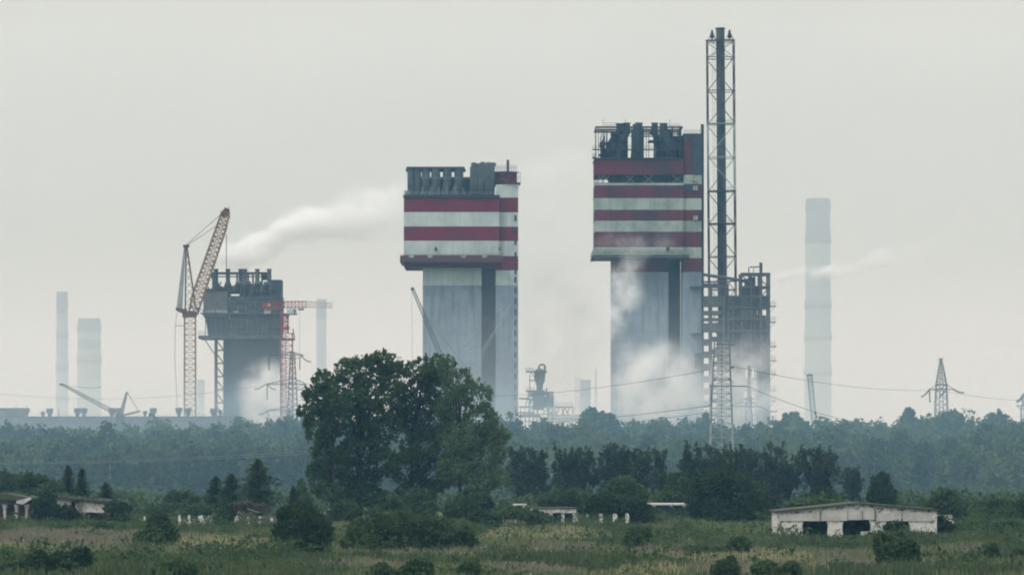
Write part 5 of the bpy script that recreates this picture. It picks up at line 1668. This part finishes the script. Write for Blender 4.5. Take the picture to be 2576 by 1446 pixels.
def puff_mat(name, dens, nscale, thr, col=(.97, .985, 1.0), tail=False, warp=.45, soft=.7, seed=0, aniso=0.0, zs=1.0, step=0.35, det=4):
    def f(t, v):
        tc = N(t, 'ShaderNodeTexCoord'); geo = N(t, 'ShaderNodeNewGeometry')
        mp = N(t, 'ShaderNodeMapping'); mp.inputs['Location'].default_value = (seed * 31.7, seed * 17.3, seed * 7.1); mp.inputs['Scale'].default_value = (nscale, nscale, nscale * zs)
        L(t, geo.outputs['Position'], mp.inputs[0])
        nz = N(t, 'ShaderNodeTexNoise', i_Scale=1.0, i_Detail=float(det), i_Roughness=.6)
        L(t, mp.outputs[0], nz.inputs[0])
        sub = N(t, 'ShaderNodeVectorMath', operation='SUBTRACT'); sub.inputs[1].default_value = (.5, .5, .5)
        L(t, nz.outputs['Color'], sub.inputs[0])
        sc = N(t, 'ShaderNodeVectorMath', operation='SCALE'); sc.inputs['Scale'].default_value = warp * 2
        L(t, sub.outputs[0], sc.inputs[0])
        ad = N(t, 'ShaderNodeVectorMath', operation='ADD')
        L(t, tc.outputs['Object'], ad.inputs[0]); L(t, sc.outputs[0], ad.inputs[1])
        if tail:
            sp = N(t, 'ShaderNodeSeparateXYZ'); L(t, ad.outputs[0], sp.inputs[0])
            s0 = N(t, 'ShaderNodeSeparateXYZ'); L(t, tc.outputs['Object'], s0.inputs[0])
            rad = N(t, 'ShaderNodeMapRange', i_1=-1.0, i_2=1.0, i_3=tail[0], i_4=tail[1]); L(t, s0.outputs[0], rad.inputs[0])
            cz_ = N(t, 'ShaderNodeFloatCurve')
            cu = cz_.mapping.curves[0]
            cu.points[0].location = (0, tail[2]); cu.points[1].location = (1, tail[4]); cu.points.new(.35, tail[3])
            cz_.mapping.update()
            xn = N(t, 'ShaderNodeMapRange', i_1=-1.0, i_2=1.0); L(t, s0.outputs[0], xn.inputs[0])
            L(t, xn.outputs[0], cz_.inputs['Value'])
            c2 = N(t, 'ShaderNodeMath', operation='MULTIPLY_ADD', i_1=2.0, i_2=-1.0); L(t, cz_.outputs[0], c2.inputs[0])
            dz = N(t, 'ShaderNodeMath', operation='SUBTRACT'); L(t, sp.outputs[2], dz.inputs[0]); L(t, c2.outputs[0], dz.inputs[1])
            cmb = N(t, 'ShaderNodeCombineXYZ'); L(t, sp.outputs[1], cmb.inputs[1]); L(t, dz.outputs[0], cmb.inputs[2])
            ln = N(t, 'ShaderNodeVectorMath', operation='LENGTH'); L(t, cmb.outputs[0], ln.inputs[0])
            dv = N(t, 'ShaderNodeMath', operation='DIVIDE'); L(t, ln.outputs['Value'], dv.inputs[0]); L(t, rad.outputs[0], dv.inputs[1])
            r_out = dv.outputs[0]
            ends = N(t, 'ShaderNodeMapRange', i_1=-1.0, i_2=-.93, interpolation_type='SMOOTHSTEP'); L(t, s0.outputs[0], ends.inputs[0])
            ende = N(t, 'ShaderNodeMapRange', i_1=tail[5], i_2=1.0, i_3=1.0, i_4=0.0, interpolation_type='SMOOTHSTEP'); L(t, s0.outputs[0], ende.inputs[0])
            em = N(t, 'ShaderNodeMath', operation='MULTIPLY'); L(t, ends.outputs[0], em.inputs[0]); L(t, ende.outputs[0], em.inputs[1])
            dr = N(t, 'ShaderNodeMath', operation='DIVIDE'); L(t, em.outputs[0], dr.inputs[0]); L(t, rad.outputs[0], dr.inputs[1])
            extra = dr.outputs[0]
        else:
            ln = N(t, 'ShaderNodeVectorMath', operation='LENGTH'); L(t, ad.outputs[0], ln.inputs[0])
            r_out = ln.outputs['Value']; extra = None
        fall = N(t, 'ShaderNodeMapRange', i_1=1.0, i_2=1.0 - soft, i_3=0.0, i_4=1.0, interpolation_type='SMOOTHSTEP'); L(t, r_out, fall.inputs[0])
        n2 = N(t, 'ShaderNodeTexNoise', i_Scale=2.3, i_Detail=float(det), i_Roughness=.6); L(t, mp.outputs[0], n2.inputs[0])
        th = N(t, 'ShaderNodeMapRange', i_1=thr, i_2=thr + .22); L(t, n2.outputs[0], th.inputs[0])
        m1 = N(t, 'ShaderNodeMath', operation='MULTIPLY'); L(t, fall.outputs[0], m1.inputs[0]); L(t, th.outputs[0], m1.inputs[1])
        last = m1.outputs[0]
        if extra:
            m3 = N(t, 'ShaderNodeMath', operation='MULTIPLY'); L(t, last, m3.inputs[0]); L(t, extra, m3.inputs[1]); last = m3.outputs[0]
        m2 = N(t, 'ShaderNodeMath', operation='MULTIPLY', i_1=dens); L(t, last, m2.inputs[0])
        L(t, m2.outputs[0], v.inputs['Density'])
        v.inputs['Color'].default_value = (*col, 1)
        v.inputs['Absorption Color'].default_value = (1, 1, 1, 1)
        v.inputs['Anisotropy'].default_value = aniso
    m = volume_mat(name, f)
    m.cycles.volume_step_rate = step
    return m


def puff(label, u, v, Y, ru, rd, rv, m, tilt=0.0, box=False, name='smoke_cloud'):
    me = bpy.data.meshes.new(name)
    import bmesh
    bm = bmesh.new()
    if box: bmesh.ops.create_cube(bm, size=2.0)
    else: bmesh.ops.create_icosphere(bm, subdivisions=3, radius=1.25)
    bm.to_mesh(me); bm.free()
    me.materials.append(m)
    o = bpy.data.objects.new(name, me)
    C.objects.link(o)
    s = Y / F
    o.location = at(u, v, Y)
    o.scale = (ru * s, rd, rv * s)
    o.rotation_euler = (0, -R(tilt), 0)
    return tag(o, label, 'smoke', kind='stuff')


# big white plume drifting right from the sooty tower, passing behind the bright banded one
puff('broad white steam plume drifting up and right from the six smoking stacks', 835, 588, 1585, 300, 70, 190, puff_mat('steam', .13, .05, .40, tail=(.17, .56, .34, .52, .74, -.25), warp=.5, soft=.98, seed=1, det=5), box=True, name='steam_plume')
puff('thin white steam trail drifting right across the big hazy chimney', 2190, 662, 1560, 250, 24, 100, puff_mat('steam_thin', .07, .06, .38, tail=(.12, .50, .28, .42, .88, -.5), warp=.42, soft=.95, seed=5, det=5), box=True, name='steam_plume')
puff('loose steam gathering just above the six short stacks', 632, 642, 1560, 74, 12, 36, puff_mat('steam_low', .09, .09, .42, seed=11, warp=.5, det=5), tilt=10)
puff('white smoke rolling over the foot of the sooty tower beside the red crane', 688, 1010, 1500, 104, 22, 125, puff_mat('smoke_a', .20, .055, .40, seed=2, warp=.6, det=6), tilt=34)
puff('smoke pouring over the lower front of the tallest tower', 1655, 975, 1440, 165, 22, 150, puff_mat('smoke_b', .20, .05, .42, seed=3, warp=.5, det=5))
puff('smoke climbing the left edge of the shaft of the tallest tower', 1560, 740, 1446, 66, 14, 150, puff_mat('smoke_c', .24, .055, .45, seed=4, warp=.55, det=5), tilt=-18)
puff('thin smoke drifting over the lowest bands of the tallest tower', 1600, 610, 1450, 130, 12, 45, puff_mat('smoke_f', .05, .07, .45, seed=14, warp=.5, det=5), tilt=4)
puff('smoke veiling the bottom of the open process structure', 1860, 980, 1440, 130, 16, 150, puff_mat('smoke_d', .12, .05, .42, seed=6, warp=.5, det=5))
puff('pale vapour trailing off the right shoulder of the bright banded tower', 1400, 430, 1560, 130, 24, 70, puff_mat('smoke_g', .05, .03, .42, seed=21, warp=.5, det=4), tilt=12)
puff('faint smoke drifting between the two banded towers', 1420, 760, 1535, 170, 24, 360, puff_mat('smoke_e', .045, .028, .40, seed=8, warp=.5, det=4))


def ground_smoke(t, v):
    geo = N(t, 'ShaderNodeNewGeometry')
    sp = N(t, 'ShaderNodeSeparateXYZ'); L(t, geo.outputs['Position'], sp.inputs[0])
    f = N(t, 'ShaderNodeMapRange', i_1=8.0, i_2=75.0, i_3=1.0, i_4=0.0, interpolation_type='SMOOTHSTEP'); L(t, sp.outputs[2], f.inputs[0])
    n_ = N(t, 'ShaderNodeTexNoise', i_Scale=.012, i_Detail=2.0); L(t, geo.outputs['Position'], n_.inputs[0])
    th = N(t, 'ShaderNodeMapRange', i_1=.35, i_2=.65, i_3=.4, i_4=1.5); L(t, n_.outputs[0], th.inputs[0])
    m1 = N(t, 'ShaderNodeMath', operation='MULTIPLY'); L(t, f.outputs[0], m1.inputs[0]); L(t, th.outputs[0], m1.inputs[1])
    m2 = N(t, 'ShaderNodeMath', operation='MULTIPLY', i_1=.0014); L(t, m1.outputs[0], m2.inputs[0])
    L(t, m2.outputs[0], v.inputs['Density'])
    v.inputs['Color'].default_value = (.80, .91, 1, 1); v.inputs['Absorption Color'].default_value = (1, 1, 1, 1)


gm_ = volume_mat('low_smoke', ground_smoke)
vbox('ground_smoke', -330, 330, 1180, 1720, 0.2, 80, gm_, 'low smoke pooling round the feet of the plant above the woods', 'smoke')


def mist(t, v):
    v.inputs['Color'].default_value = (.46, .76, 1.0, 1)
    v.inputs['Absorption Color'].default_value = (1, 1, 1, 1)
    v.inputs['Density'].default_value = 7.0e-4


vbox('low_mist', -220, 220, 690, 1170, 0.6, 24, volume_mat('mist', mist), 'blue ground mist hanging in front of and among the woods', 'mist')
